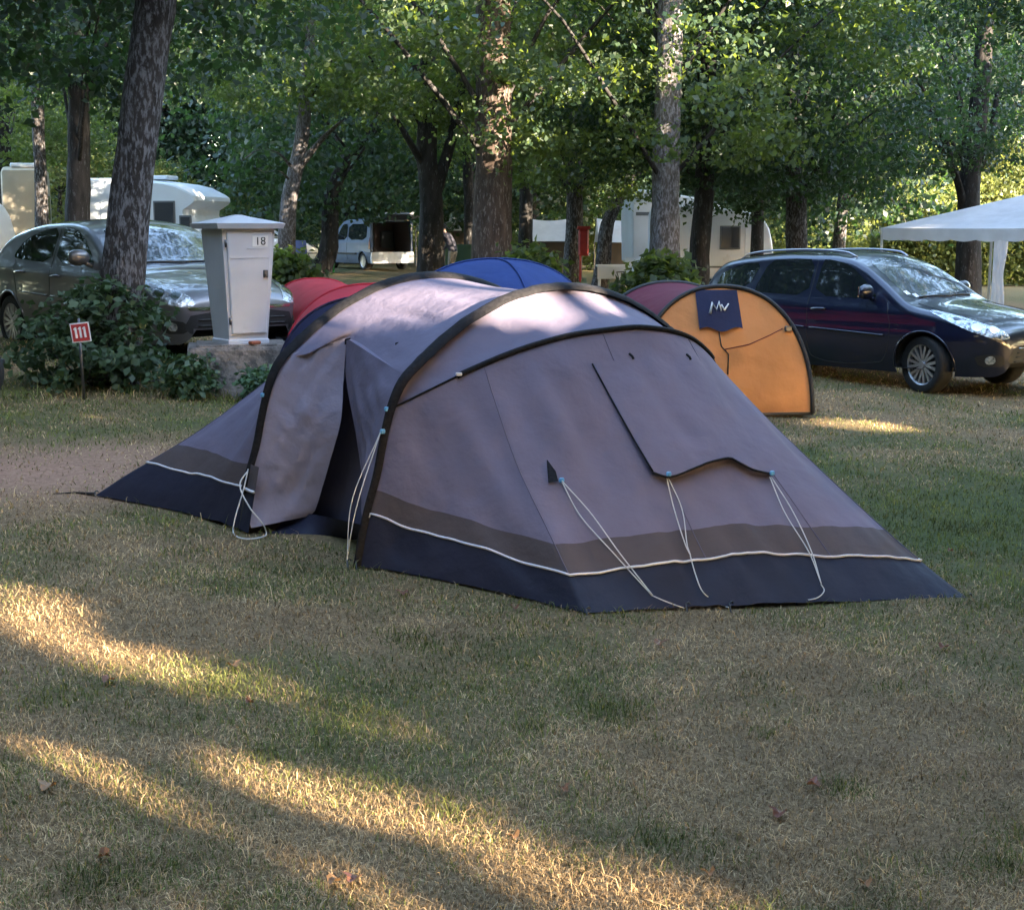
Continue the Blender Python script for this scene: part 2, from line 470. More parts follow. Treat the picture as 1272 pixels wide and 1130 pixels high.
def crown_points(seed, rx, z0, z1, ncl, per, spread=(.45, .95), flat=.38, low=.12):
    rs = np.random.RandomState(seed)
    h = rs.rand(ncl) ** .9
    prof = np.sin(np.pi * np.clip(low + (1 - low - .02) * h, 0, 1)) ** .75
    ang = rs.rand(ncl) * 2 * np.pi
    rr = rx * prof * rs.rand(ncl) ** .34 * (.75 + .4 * rs.rand(ncl))
    cl = np.stack([rr * np.cos(ang), rr * np.sin(ang), z0 + (z1 - z0) * h], -1)
    cl[:, 2] -= .10 * rr * (1 - h)
    sp = spread[0] + (spread[1] - spread[0]) * rs.rand(ncl)
    k = np.repeat(np.arange(ncl), per)
    # each clump is a few sprays, so that its edge is uneven
    off = rs.normal(size=(len(k), 3)) * np.array([1, 1, flat]) * .55
    sub = rs.normal(size=(ncl, 5, 3)) * np.array([.6, .6, .3])
    off = off * .6 + sub[k, rs.randint(0, 5, len(k))]
    c = cl[k] + off * sp[k][:, None]
    out = c - np.array([0, 0, (z0 + z1) / 2]); out /= np.linalg.norm(out, axis=1, keepdims=True) + 1e-6
    return c, out, cl, rs
def crown_mesh(name, seed, rx, z0, z1, ncl, per, size, **kw):
    c, out, cl, rs = crown_points(seed, rx, z0, z1, ncl, per, **kw)
    P = leaves_at(c, size, rs, .5, out, .4)
    n = len(P)
    me = fast_mesh(name, P.reshape(-1, 3), np.arange(n * 4).reshape(n, 4))
    return me, cl
CR = {
    'wide': crown_mesh('crown', 11, 4.6, 3.7, 11.0, 210, 150, .11),
    'tall': crown_mesh('crown', 12, 3.8, 4.0, 12.5, 200, 150, .11),
    'low': crown_mesh('crown', 13, 3.5, 2.9, 9.0, 170, 150, .105),
    'near': crown_mesh('crown', 14, 4.8, 3.3, 9.5, 300, 105, .105),
    'far': crown_mesh('crown', 15, 4.8, 2.0, 14.0, 300, 60, .21, spread=(.6, 1.3)),
    'bush': crown_mesh('crown', 16, 3.2, .3, 6.5, 220, 75, .17, low=.3),
}
for k, (me, cl) in CR.items(): me.materials.append(M['leafsunlit' if k == 'bush' else ('leafshade' if k in ('far', 'near') else 'leaf')])
def smooth_path(pts, n):
    P = np.array([list(map(float, p)) for p in pts]); d = np.r_[0, np.cumsum(np.linalg.norm(np.diff(P, axis=0), axis=1))]
    m = len(P)
    if m < 3:
        u = np.linspace(0, d[-1], n); return np.stack([np.interp(u, d, P[:, k]) for k in range(3)], -1)
    T = np.zeros_like(P); T[1:-1] = (P[2:] - P[:-2]) / (d[2:] - d[:-2])[:, None]
    T[0] = (P[1] - P[0]) / (d[1] - d[0]); T[-1] = (P[-1] - P[-2]) / (d[-1] - d[-2])
    u = np.linspace(0, d[-1], n); i = np.clip(np.searchsorted(d, u, 'right') - 1, 0, m - 2)
    h = (d[i + 1] - d[i])[:, None]; s = ((u - d[i])[:, None] / h)
    return ((2 * s ** 3 - 3 * s ** 2 + 1) * P[i] + (s ** 3 - 2 * s ** 2 + s) * h * T[i] + (-2 * s ** 3 + 3 * s ** 2) * P[i + 1] + (s ** 3 - s ** 2) * h * T[i + 1])
def trunk_mb(mb, pts, r0, r1, rs, flare=.35, n=12, m=26, rough=.09):
    P = smooth_path(pts, m); rows = []
    ph = rs.rand(6) * 6.28
    for i, p in enumerate(P):
        u = i / (m - 1)
        r = r0 * (1 - u) + r1 * u
        r *= 1 + flare * math.exp(-u * m / 3.0)
        row = []
        for k in range(n):
            a = 2 * math.pi * k / n
            q = r * (1 + rough * (math.sin(3 * a + ph[0] + u * 5) * .6 + math.sin(5 * a + ph[1] - u * 9) * .4 + rs.normal() * .35))
            row.append((p[0] + q * math.cos(a), p[1] + q * math.sin(a), p[2]))
        rows.append(row)
    mb.grid(rows, close=True)
    return P
def tree(pts, r0, r1, crown, label, bark='bark', scale=1.0, rz=0.0, seed=0, limbs=12, coff=(0, 0), group=None, leaf=None, forks=(), zoff=0.0, name='park_tree'):
    """pts: trunk path in the place, ground upwards; the crown hangs round it"""
    rs = np.random.RandomState(seed + 100)
    b0 = pts[0]
    rt = root(name, (b0[0], b0[1], GZ(b0[0], b0[1])), label, 'tree', group)
    g0 = Vector(rt.location)
    mb = MB()
    pp = [(b0[0], b0[1], g0.z - .15)] + [tuple(p) for p in pts[1:]]
    P = trunk_mb(mb, pp, r0, r1, rs)
    for f in forks:
        trunk_mb(mb, f[0], f[1], f[2], rs, flare=.1, n=9, m=16)
    lb = MB()
    me, cl = CR[crown]
    cs, sn = math.cos(rz), math.sin(rz)
    top = P[-1]
    order = rs.permutation(len(cl))
    tgt = []
    for i in order:
        c = cl[i] * scale
        if cl[i][2] < np.percentile(cl[:, 2], 35): continue
        q = np.array([c[0] * cs - c[1] * sn + coff[0] + g0.x, c[0] * sn + c[1] * cs + coff[1] + g0.y, c[2] + g0.z + zoff])
        tgt.append(q)
        if len(tgt) >= limbs: break
    for q in tgt:
        zs = max((4.6 if crown == 'near' else 2.4) + g0.z, q[2] - (.9 + .75 * np.hypot(q[0] - g0.x, q[1] - g0.y) + .8 * rs.rand()))
        j = int(np.argmin(np.abs(P[:, 2] - zs))); s = P[min(j, len(P) - 1)]
        d = q - s; mid = s + d * .5 + np.array([0, 0, .10 * np.linalg.norm(d[:2])]) + rs.normal(size=3) * .10
        rr = max(.022, (r0 * .22) * (1 - .5 * j / len(P)))
        pth = smooth_path([s, mid, q], 9)
        lb.tube(pth + rs.normal(size=pth.shape) * .03 * np.linspace(0, 1, 9)[:, None], list(np.linspace(rr, .012, 9)), 6)
    build('trunk', mb, M[bark], rt, True)
    if lb.v: build('limbs', lb, M['barkdark'], rt, True)
    co = bpy.data.objects.new('crown', me); C.objects.link(co); co.parent = rt
    co.location = (coff[0], coff[1], zoff); co.rotation_euler = (0, 0, rz); co.scale = (scale,) * 3
    if leaf:
        co.material_slots[0].link = 'OBJECT'; co.material_slots[0].material = M[leaf]
    return rt
def tpix(pix, y, top=7.5):
    """trunk path through pixels at distance y, rooted on the ground and carried on to a height"""
    P = [at(px, py, y) for px, py in pix]
    d = P[-1] - P[0]; d = d / max(d[2], .1)
    g = GZ(P[0][0], y)
    b = P[0] - d * (P[0][2] - g) if P[0][2] > g + .05 else P[0]
    out = [b] + [p for p in P if p[2] > g + .1]
    if out[-1][2] < top: out.append(out[-1] + d * (top - out[-1][2]) * np.array([.5, .5, 1]))
    return out

# ------------------------------------------------------------------ trees in view, front to back
tree(tpix([(152, 368), (160, 270), (175, 140), (188, 40), (193, 0)], 13.6, 7.5), .195, .15, 'near', 'thick dark mottled trunk leaning in front of the silver grey car', 'bark', seed=1, rz=1.0, coff=(-.7, .6), limbs=14, zoff=.55)
tree(tpix([(612, 312), (613, 150), (612, 0)], 28, 9), .37, .30, 'wide', 'thick tall straight trunk behind the blue dome tent', 'barkbrown', seed=2, rz=.4, scale=1.05, limbs=14)
tree(tpix([(355, 325), (360, 250), (374, 180), (380, 120)], 35, 8), .21, .13, 'tall', 'pale speckled slanting trunk behind the numbered white box', 'barkpale', seed=3, rz=2.0, zoff=.5,
     forks=[([at(366, 215, 35), at(385, 190, 34.9), at(408, 165, 34.7), at(425, 150, 34.5)], .14, .05),
            ([at(364, 210, 35), at(345, 190, 34.4), at(322, 186, 34), at(300, 200, 33.8)], .05, .015),
            ([at(361, 225, 35), at(346, 212, 34.4), at(330, 214, 34), at(312, 206, 33.8)], .04, .012)])
tree(tpix([(534, 320), (536, 250), (530, 190), (533, 120)], 34, 8), .30, .16, 'low', 'dark forked tree standing beside the van with open tailgate', 'barkdark', seed=4, rz=.3, zoff=1.2,
     forks=[([at(540, 240, 34), at(556, 190, 34), at(568, 140, 34), at(575, 90, 34)], .16, .10), ([at(531, 215, 34), at(505, 170, 33.6), at(480, 128, 33.3)], .11, .05)])
tree(tpix([(824, 345), (826, 250), (829, 150), (832, 60)], 27, 8), .27, .20, 'wide', 'pale grey speckled trunk rising from the leafy green bush', 'barkpale', seed=5, rz=3.3, zoff=-.7)
tree(tpix([(868, 330), (874, 240), (876, 160), (880, 60)], 30, 8), .21, .15, 'low', 'dark upright trunk in front of the grey caravan with small window', 'barkdark', seed=6, rz=4.4, zoff=-.2, leaf='leafshade',
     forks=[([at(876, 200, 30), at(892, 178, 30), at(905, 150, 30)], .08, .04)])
tree(tpix([(940, 320), (941, 230), (938, 150)], 38, 8), .17, .12, 'tall', 'thin dark trunk at the right end of the grey caravan', 'barkdark', seed=7, rz=5.0, zoff=-1.0, leaf='leafshade')
tree(tpix([(990, 330), (988, 220), (986, 120), (984, 20)], 32, 9), .23, .17, 'low', 'dark trunk behind the rear of the black car', 'bark', seed=8, rz=1.4, zoff=-.5, leaf='leafshade')  # crown darkened through its leaf colour, painted shade
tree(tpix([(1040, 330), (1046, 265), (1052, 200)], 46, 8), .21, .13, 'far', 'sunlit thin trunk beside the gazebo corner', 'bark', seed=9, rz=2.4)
tree(tpix([(1203, 330), (1204, 230), (1214, 150), (1222, 60)], 37, 9), .30, .16, 'tall', 'dark many-stemmed tree spreading above the white gazebo', 'barkdark', seed=10, rz=.9, zoff=-.3, leaf='leafshade',
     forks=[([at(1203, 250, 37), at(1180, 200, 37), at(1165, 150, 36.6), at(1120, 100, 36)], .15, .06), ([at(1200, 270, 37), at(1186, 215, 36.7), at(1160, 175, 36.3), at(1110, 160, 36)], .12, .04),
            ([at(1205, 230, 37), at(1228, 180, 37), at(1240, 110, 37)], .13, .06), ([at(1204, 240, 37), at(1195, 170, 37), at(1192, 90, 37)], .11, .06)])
tree(tpix([(96, 330), (97, 240), (98, 150), (96, 60)], 27, 8), .22, .16, 'low', 'dark trunk behind the roof of the silver grey car', 'barkdark', seed=11, rz=.1, zoff=1.0, leaf='leafshade', forks=[([at(98, 140, 27), at(118, 90, 27), at(140, 40, 27)], .09, .04)])
tree(tpix([(52, 330), (52, 250), (48, 170)], 33, 8), .15, .11, 'tall', 'grey trunk beside the small beige motorhome', 'bark', seed=12, rz=3.9, zoff=.4)
tree(tpix([(711, 345), (714, 270), (712, 190)], 36, 8), .22, .14, 'low', 'dark trunk next to the red box on its red post', 'bark', seed=13, rz=5.6, zoff=-.3)
tree(tpix([(748, 340), (754, 280), (772, 240), (795, 205)], 40, 8), .20, .12, 'wide', 'slanting sunlit trunk between the red post and the bush', 'bark', seed=14, rz=2.9, zoff=.4)
tree(tpix([(652, 320), (653, 240), (650, 160)], 42, 8), .20, .14, 'tall', 'slim dark trunk just right of the thick straight trunk', 'barkdark', seed=15, rz=4.0, zoff=.3)
tree(tpix([(584, 310), (583, 240), (580, 170)], 48, 8), .19, .14, 'low', 'slim dark trunk just left of the thick straight trunk', 'barkdark', seed=16, rz=1.1, zoff=1.2)
tree(tpix([(437, 300), (438, 240), (436, 190)], 60, 8), .22, .16, 'far', 'thin pale trunk above the silver van roof', 'barkpale', seed=17, rz=1.9)
tree(tpix([(408, 310), (412, 240), (436, 190), (470, 150)], 46, 8), .28, .15, 'far', 'dark slanting trunk between the white car and the van', 'barkdark', seed=18, rz=3.0)
tree(tpix([(8, 320), (6, 220), (2, 120)], 40, 8), .22, .15, 'low', 'dark trunk above the white rounded caravan', 'barkdark', seed=19, rz=.6)
# two trees whose trunks stand just outside the frame
tree([(-5.9, 15.5, 0), (-5.8, 15.5, 3), (-5.6, 15.5, 7)], .2, .14, 'near', 'dark leafy boughs hanging into the upper left corner', 'barkdark', seed=31, rz=2.2, limbs=10, coff=(.4, 1.0), zoff=-.2)
tree([(10.6, 25.5, 0), (10.5, 25.5, 3), (10.2, 25.5, 8)], .24, .16, 'low', 'dark leafy boughs hanging into the upper right corner', 'barkdark', seed=32, rz=4.2, limbs=10, coff=(-.4, 0), zoff=1.7, leaf='leafshade', scale=1.15)
tree([(2.6, 21.5, 2.0), (2.6, 21.5, 3)], .02, .02, 'low', 'x', seed=33) if False else None
# the wood behind: rows of trees too deep in shade to tell apart
protos = []
for k in range(4):
    x, y = [(-24, 64), (20, 70), (4, 62), (-8, 72)][k]
    pts = [(x, y, 0), (x + .1, y, 2.5), (x - .2 + .3 * k, y, 6), (x, y, 9)]
    protos.append(tree(pts, .24, .14, 'far', 'dark tree standing in the deep shade of the far wood', 'barkdark', seed=40 + k, rz=k * 1.7, group='trees of the far wood', name='wood_tree'))
rs = np.random.RandomState(5)
for k in range(26):
    y = 56 + 34 * rs.rand(); x = (rs.rand() * 2 - 1) * (.40 * y + 4)
    c = copy_tree(protos[k % 4]); c.location = (x, y, GZ(x, y)); c.rotation_euler = (0, 0, rs.rand() * 6.28)
    s = .85 + .35 * rs.rand(); c.scale = (s, s, s)
# bushy trees whose leaf colour is painted bright, as if in sun
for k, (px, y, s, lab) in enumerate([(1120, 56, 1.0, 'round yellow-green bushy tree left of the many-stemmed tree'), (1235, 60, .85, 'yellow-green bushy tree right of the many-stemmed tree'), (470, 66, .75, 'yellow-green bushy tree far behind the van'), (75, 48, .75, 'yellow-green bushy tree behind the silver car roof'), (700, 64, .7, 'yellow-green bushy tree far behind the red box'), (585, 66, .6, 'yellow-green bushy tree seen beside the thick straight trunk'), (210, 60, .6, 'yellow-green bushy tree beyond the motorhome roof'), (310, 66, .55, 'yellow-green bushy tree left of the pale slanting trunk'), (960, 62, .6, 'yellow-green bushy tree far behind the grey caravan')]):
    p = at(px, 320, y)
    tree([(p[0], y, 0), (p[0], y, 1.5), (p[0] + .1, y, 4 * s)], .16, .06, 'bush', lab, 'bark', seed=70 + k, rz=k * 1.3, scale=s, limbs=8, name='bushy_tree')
# wood edge that closes the view, and its undergrowth
def foliage_mass(name, n, xr, yr, zr, size, seed, m, clump=140):
    rs = np.random.RandomState(seed)
    nc = n // clump
    cc = np.stack([xr[0] + (xr[1] - xr[0]) * rs.rand(nc), yr[0] + (yr[1] - yr[0]) * rs.rand(nc), zr[0] + (zr[1] - zr[0]) * rs.rand(nc)], -1)
    k = np.repeat(np.arange(nc), clump)
    c = cc[k] + rs.normal(size=(len(k), 3)) * np.array([1.1, .8, .6])
    c[:, 2] = np.maximum(c[:, 2], .1)
    P = leaves_at(c, size, rs, .5); q = len(P)
    me = fast_mesh(name, P.reshape(-1, 3), np.arange(q * 4).reshape(q, 4))
    return tag(link(name, me, m, None, False), kind='stuff')
foliage_mass('woods', 110000, (-62, 62), (92, 108), (.2, 22), .55, 91, M['leafshade'], 90)

# ------------------------------------------------------------------ tall trees behind and beside the camera: they throw the shade
def W2(px, py, z=None, y=None):
    if y is not None: return at(px, py, y)
    r = ray(px, py); return O + r * ((z - CAM_H) / r[2])
GAPS = []   # sunlit places: (three-dimensional outline projected along the sun onto the plane across it)
sx = np.array([-SUN_AZ[1], SUN_AZ[0], 0.0]); sv = np.array(SUN); sy = np.cross(sv, sx)
def gap(points, e=(.11, .034)):
    GAPS.append((e, [(float(np.dot(p, sx)), float(np.dot(p, sy))) for p in points]))
def gpix(*pp): gap([gp(*q) for q in pp])

def gcirc(px, py, y, rx, ry, e=(.1, .06)):
    for dy in (-1.5, 0, 1.5): gap([at(px + rx * math.cos(a) * (1 + .25 * math.sin(3 * a + px)), py + ry * math.sin(a) * (1 + .25 * math.cos(2 * a + py)), y + dy) for a in np.linspace(0, 6.283, 15)[:-1]], e)
# streaks of sun on the grass
gpix((0, 718), (40, 730), (110, 772), (60, 780), (0, 775))
gpix((20, 790), (120, 795), (230, 815), (330, 845), (300, 862), (180, 838), (60, 812))
gpix((330, 850), (420, 880), (540, 905), (500, 915), (400, 890))
gpix((0, 905), (150, 925), (330, 965), (480, 985), (640, 1035), (600, 1050), (430, 1015), (300, 1010), (180, 985), (0, 945))
gpix((250, 1090), (420, 1085), (560, 1110), (700, 1120), (800, 1180), (300, 1180))
gpix((560, 1050), (700, 1065), (900, 1120), (940, 1180), (820, 1150), (700, 1100))
gpix((60, 1060), (160, 1075), (190, 1100), (90, 1090))
gpix((1005, 518), (1080, 524), (1160, 536), (1080, 537), (1010, 528))
gpix((380, 338), (470, 341), (500, 350), (400, 360), (365, 352))
# tent roofs
gap([at(345, 447, 7.6), at(392, 396, 7.9), at(452, 358, 8.2), at(530, 345, 8.6), at(440, 372, 8.2), at(400, 410, 7.9)], (.16, .10))
gap([at(400, 402, 7.9), at(470, 372, 8.3), at(600, 352, 8.7), at(620, 378, 8.4), at(560, 388, 8.3), at(540, 395, 8.2), at(500, 392, 8.1), at(510, 402, 8.), at(420, 415, 7.9)], (.16, .10))
gap([at(590, 395, 7.3), at(640, 372, 7.5), at(700, 360, 7.7), at(770, 368, 7.8), at(800, 385, 7.8), at(720, 388, 7.6), at(620, 408, 7.3)], (.16, .10))
gap([at(975, 420, 13), at(990, 445, 13), at(1000, 500, 13), at(985, 470, 13)], (.05, .03))
gap([at(590, 130, 28), at(605, 85, 28), at(630, 95, 28), at(632, 180, 28), at(612, 180, 28)], (.16, .10))
gap([at(470, 330, 50), at(472, 308, 50), at(520, 308, 50), at(520, 335, 50)], (.16, .10))
gap([at(350, 175, 35), at(420, 150, 35), at(425, 165, 35), at(385, 200, 35), at(370, 240, 35), at(352, 250, 35)], (.16, .10))
for a_ in ((395, 85, 33, 42, 45), (450, 110, 34, 20, 25), (830, 55, 26, 60, 50), (770, 90, 27, 25, 30), (1120, 38, 25, 20, 18), (1110, 225, 55, 65, 55), (1225, 225, 58, 30, 40), (72, 195, 46, 25, 30), (200, 60, 28, 22, 50), (215, 160, 30, 25, 25), (690, 150, 40, 30, 25),
           (20, 120, 24, 25, 20), (300, 70, 33, 25, 15), (560, 60, 28, 30, 15), (700, 45, 27, 30, 18), (920, 70, 28, 25, 40), (590, 215, 60, 25, 30), (480, 240, 62, 35, 25), (460, 235, 60, 20, 30), (580, 265, 64, 18, 25), (1050, 275, 46, 25, 25)): gcirc(*a_, e=(.2, .12))
def shade_tree(x, y, hgt, rx, seed, per=75, size=.19):
    c, out, cl, rs = crown_points(seed, rx, 2.2, hgt, 190, per, spread=(.5, 1.15))
    c = c + np.array([x, y, 0])
    # keep out of the view
    d = c - O; f = d[:, 1] * math.cos(PITCH) - d[:, 2] * math.sin(PITCH); u = d[:, 1] * math.sin(PITCH) + d[:, 2] * math.cos(PITCH)
    vis = (f > .3) & (np.abs(d[:, 0]) < f * (PW / 2 / FPX) + 1.0) & (np.abs(u) < f * (PH / 2 / FPX) + .6)
    qx, qy = c @ sx, c @ sy
    drop = vis.copy()
    jx, jy = rs.normal(size=len(c)) * .08, rs.normal(size=len(c)) * .035
    for (ea, eb), g in GAPS:
        g_ = np.array(g); b0, b1 = g_.min(0) - .2, g_.max(0) + .2
        k_ = np.where((qx > b0[0]) & (qx < b1[0]) & (qy > b0[1]) & (qy < b1[1]))[0]
        if not len(k_): continue
        h_ = np.zeros(len(k_), dtype=bool)
        for ex, ey in ((0, 0), (ea, 0), (-ea, 0), (0, eb), (0, -eb)): h_ |= in_poly(qx[k_] + jx[k_] * .6 + ex, qy[k_] + jy[k_] * .6 + ey, g)
        drop[k_] |= h_
    P = leaves_at(c[~drop], size, rs, .4, out[~drop], .3); n = len(P)
    rt = root('shade_tree', (x, y, GZ(x, y)), 'tall leafy tree standing behind the photographer', 'tree', 'tall trees behind the photographer')
    P = P.reshape(-1, 3) - np.array(rt.location)
    me = fast_mesh('crown', P, np.arange(n * 4).reshape(n, 4))
    o = link('crown', me, M['leaf'], rt, False)
    mb = MB(); trunk_mb(mb, [(x, y, -.2), (x + .1, y, 3), (x, y, hgt * .7)], .17, .08, rs)
    build('trunk', mb, M['bark'], rt, True)
rs = np.random.RandomState(77); k = 0
for gx_ in np.arange(-6, 46, 5.6):
    for gy_ in np.arange(-34, 48, 5.6):
        x, y = gx_ + rs.uniform(-1.6, 1.6), gy_ + rs.uniform(-1.6, 1.6)
        along = x * SUN_AZ[0] + (y - 10) * SUN_AZ[1]; across = -x * SUN_AZ[1] + (y - 10) * SUN_AZ[0]
        if y > -4 and x < .40 * max(y, 0) + 4.5: continue          # in or too near the view
        if along < 6 or along > 50 or abs(across - 10) > 33: continue
        shade_tree(x, y, 11 + 6 * rs.rand() + .1 * along, 3.6 + .8 * rs.rand(), 300 + k); k += 1
for x, y in ((13.5, -5.8), (19.6, -11), (10.6, -3.0), (25.5, -16), (11.5, -.6)): shade_tree(x, y, 14, 4.0, 300 + k); k += 1  # extra unseen trees, added to block stray sun on the lawn

# the wood goes on round the camp, to the left of and behind the camera
src = [o for o in C.objects if o.name.startswith('shade_tree')][:6]
rs = np.random.RandomState(8)
for k in range(46):
    a_ = R(100 + 190 * (k % 23) / 22 + rs.uniform(-3, 3)); d_ = (13 if k < 23 else 24) + rs.uniform(0, 5)
    x, y = d_ * math.cos(a_), d_ * math.sin(a_) + 5
    if abs(x) < .40 * y + 5.5: continue
    c = copy_tree(protos[k % 4]); c.name = 'shade_tree'; c['label'] = 'tall leafy tree standing behind the photographer'; c['group'] = 'tall trees behind the photographer'
    c.location = (x, y, GZ(x, y)); s_ = .85 + .3 * rs.rand(); c.scale = (s_, s_, s_); c.rotation_euler = (0, 0, rs.rand() * 6.28)

# ------------------------------------------------------------------ the big grey tent
M['mauve'] = fabric('mauve grey tent cloth', (.146, .124, .170), .10, bump=.65)
M['band'] = fabric('brown grey band', (.074, .057, .058), .05)
M['seam'] = mat('seam thread', (.10, .085, .12), .8)
M['navy'] = fabric('navy skirt cloth', (.014, .015, .030), .03, rough=.6)
M['inner'] = fabric('dark inner mesh', (.062, .058, .085), .0, rough=.7)
M['doorlight'] = fabric('pale door cloth', (.245, .215, .275), .10, bump=.9, rough=.5)
M['sleeve'] = vary(mat('black pole sleeve', (.011, .010, .011), .75, spec=.15), 60, .5, .6, 60)
M['piping'] = mat('white piping', (.55, .53, .55), .6)
M['cord'] = mat('white guy cord', (.55, .53, .52), .8)
M['clip'] = mat('blue plastic clip', (.10, .32, .55), .4)
M['peg'] = mat('dark steel peg', (.06, .06, .06), .5, .8)
A2 = gp(445, 705)
bv = np.array([math.cos(R(35)), math.sin(R(35)), 0]); av = np.array([bv[1], -bv[0], 0])
A1 = A2 - .99 * av - .17 * bv
UP = np.array([0, 0, 1.0])
def gz(P, h=0.0): return np.array([P[0], P[1], GZ(P[0], P[1]) + h])
A1 = gz(A1); A2 = gz(A2)
arch_l = [(0, 0), (.03, .15), (.07, .30), (.12, .45), (.155, .60), (.20, .765), (.26, .89), (.36, .985), (.53, 1.115), (.74, 1.235), (.98, 1.32), (1.25, 1.352)]
arch_pts = arch_l + [(2.5 - s, z) for s, z in arch_l[-2::-1]]
AR = smooth_path([(s, z, 0) for s, z in arch_pts], 161)[:, :2]
def arch(base, i):
    """point number i (0..160, may be fractional) of a pole hoop standing at base"""
    s = np.interp(i, np.arange(161), AR[:, 0]); z = np.interp(i, np.arange(161), AR[:, 1])
    far = GZ(*(base + bv * 2.5)[:2]); g = base[2] * (1 - s / 2.5) + far * (s / 2.5)
    return np.array([base[0] + bv[0] * s, base[1] + bv[1] * s, g + z])
iHub = int(np.argmin(np.abs(AR[:80, 1] - .77)))
t3 = [(0, 0), (.18, .145), (.32, .255), (.54, .395), (.79, .495), (1.02, .535), (1.26, .55), (1.58, .485), (1.84, .345), (2.02, .19), (2.12, 0)]
E3 = smooth_path([(s, z, 0) for s, z in t3], 121)[:, :2]
def brow(base, i, sgn=1, tilt=45, k=1.0):
    h = arch(base, iHub); s = np.interp(i, np.arange(121), E3[:, 0]); z = np.interp(i, np.arange(121), E3[:, 1]) * k
    return h + bv * s * .99 + av * sgn * z * math.sin(R(tilt)) + UP * (z * math.cos(R(tilt)) - .02 * s)
TENT = root('tunnel_tent', gz((A1 + A2) / 2 + bv), 'large grey mauve tunnel tent with navy skirt, white piping and black pole arches', 'tent')
rs = np.random.RandomState(3)
def wr(x, y, sc, seed): return vn(x, y, sc, seed) - .5
def loft(U, Lo, nrow, out, sag, wrk, seed, vmap=None):
    """rows of points from curve U to curve Lo; out = outward direction"""
    U, Lo = np.array(U), np.array(Lo); rows = []
    n = len(U)
    u = np.linspace(0, 1, n)
    for r in range(nrow):
        v = np.full(n, r / (nrow - 1)) if vmap is None else vmap(r / (nrow - 1))
        P = U + (Lo - U) * v[:, None]
        e = np.sin(np.pi * np.clip(v, 0, 1))
        ln = np.linalg.norm(Lo - U, axis=1)
        w = (wr(u * 14 + .4 * v * 5, v * 2.2, 1.0, seed) * .6 + wr(u * 30 - v * 2, v * 2.2, 1.0, seed + 1) * .5) * wrk
        P = P + np.array(out) * ((-sag * e * np.minimum(1, ln / .8)) + w * np.minimum(1, e * 3) * np.minimum(1, ln / .5))[:, None]
        rows.append([tuple(p) for p in P])
    return rows
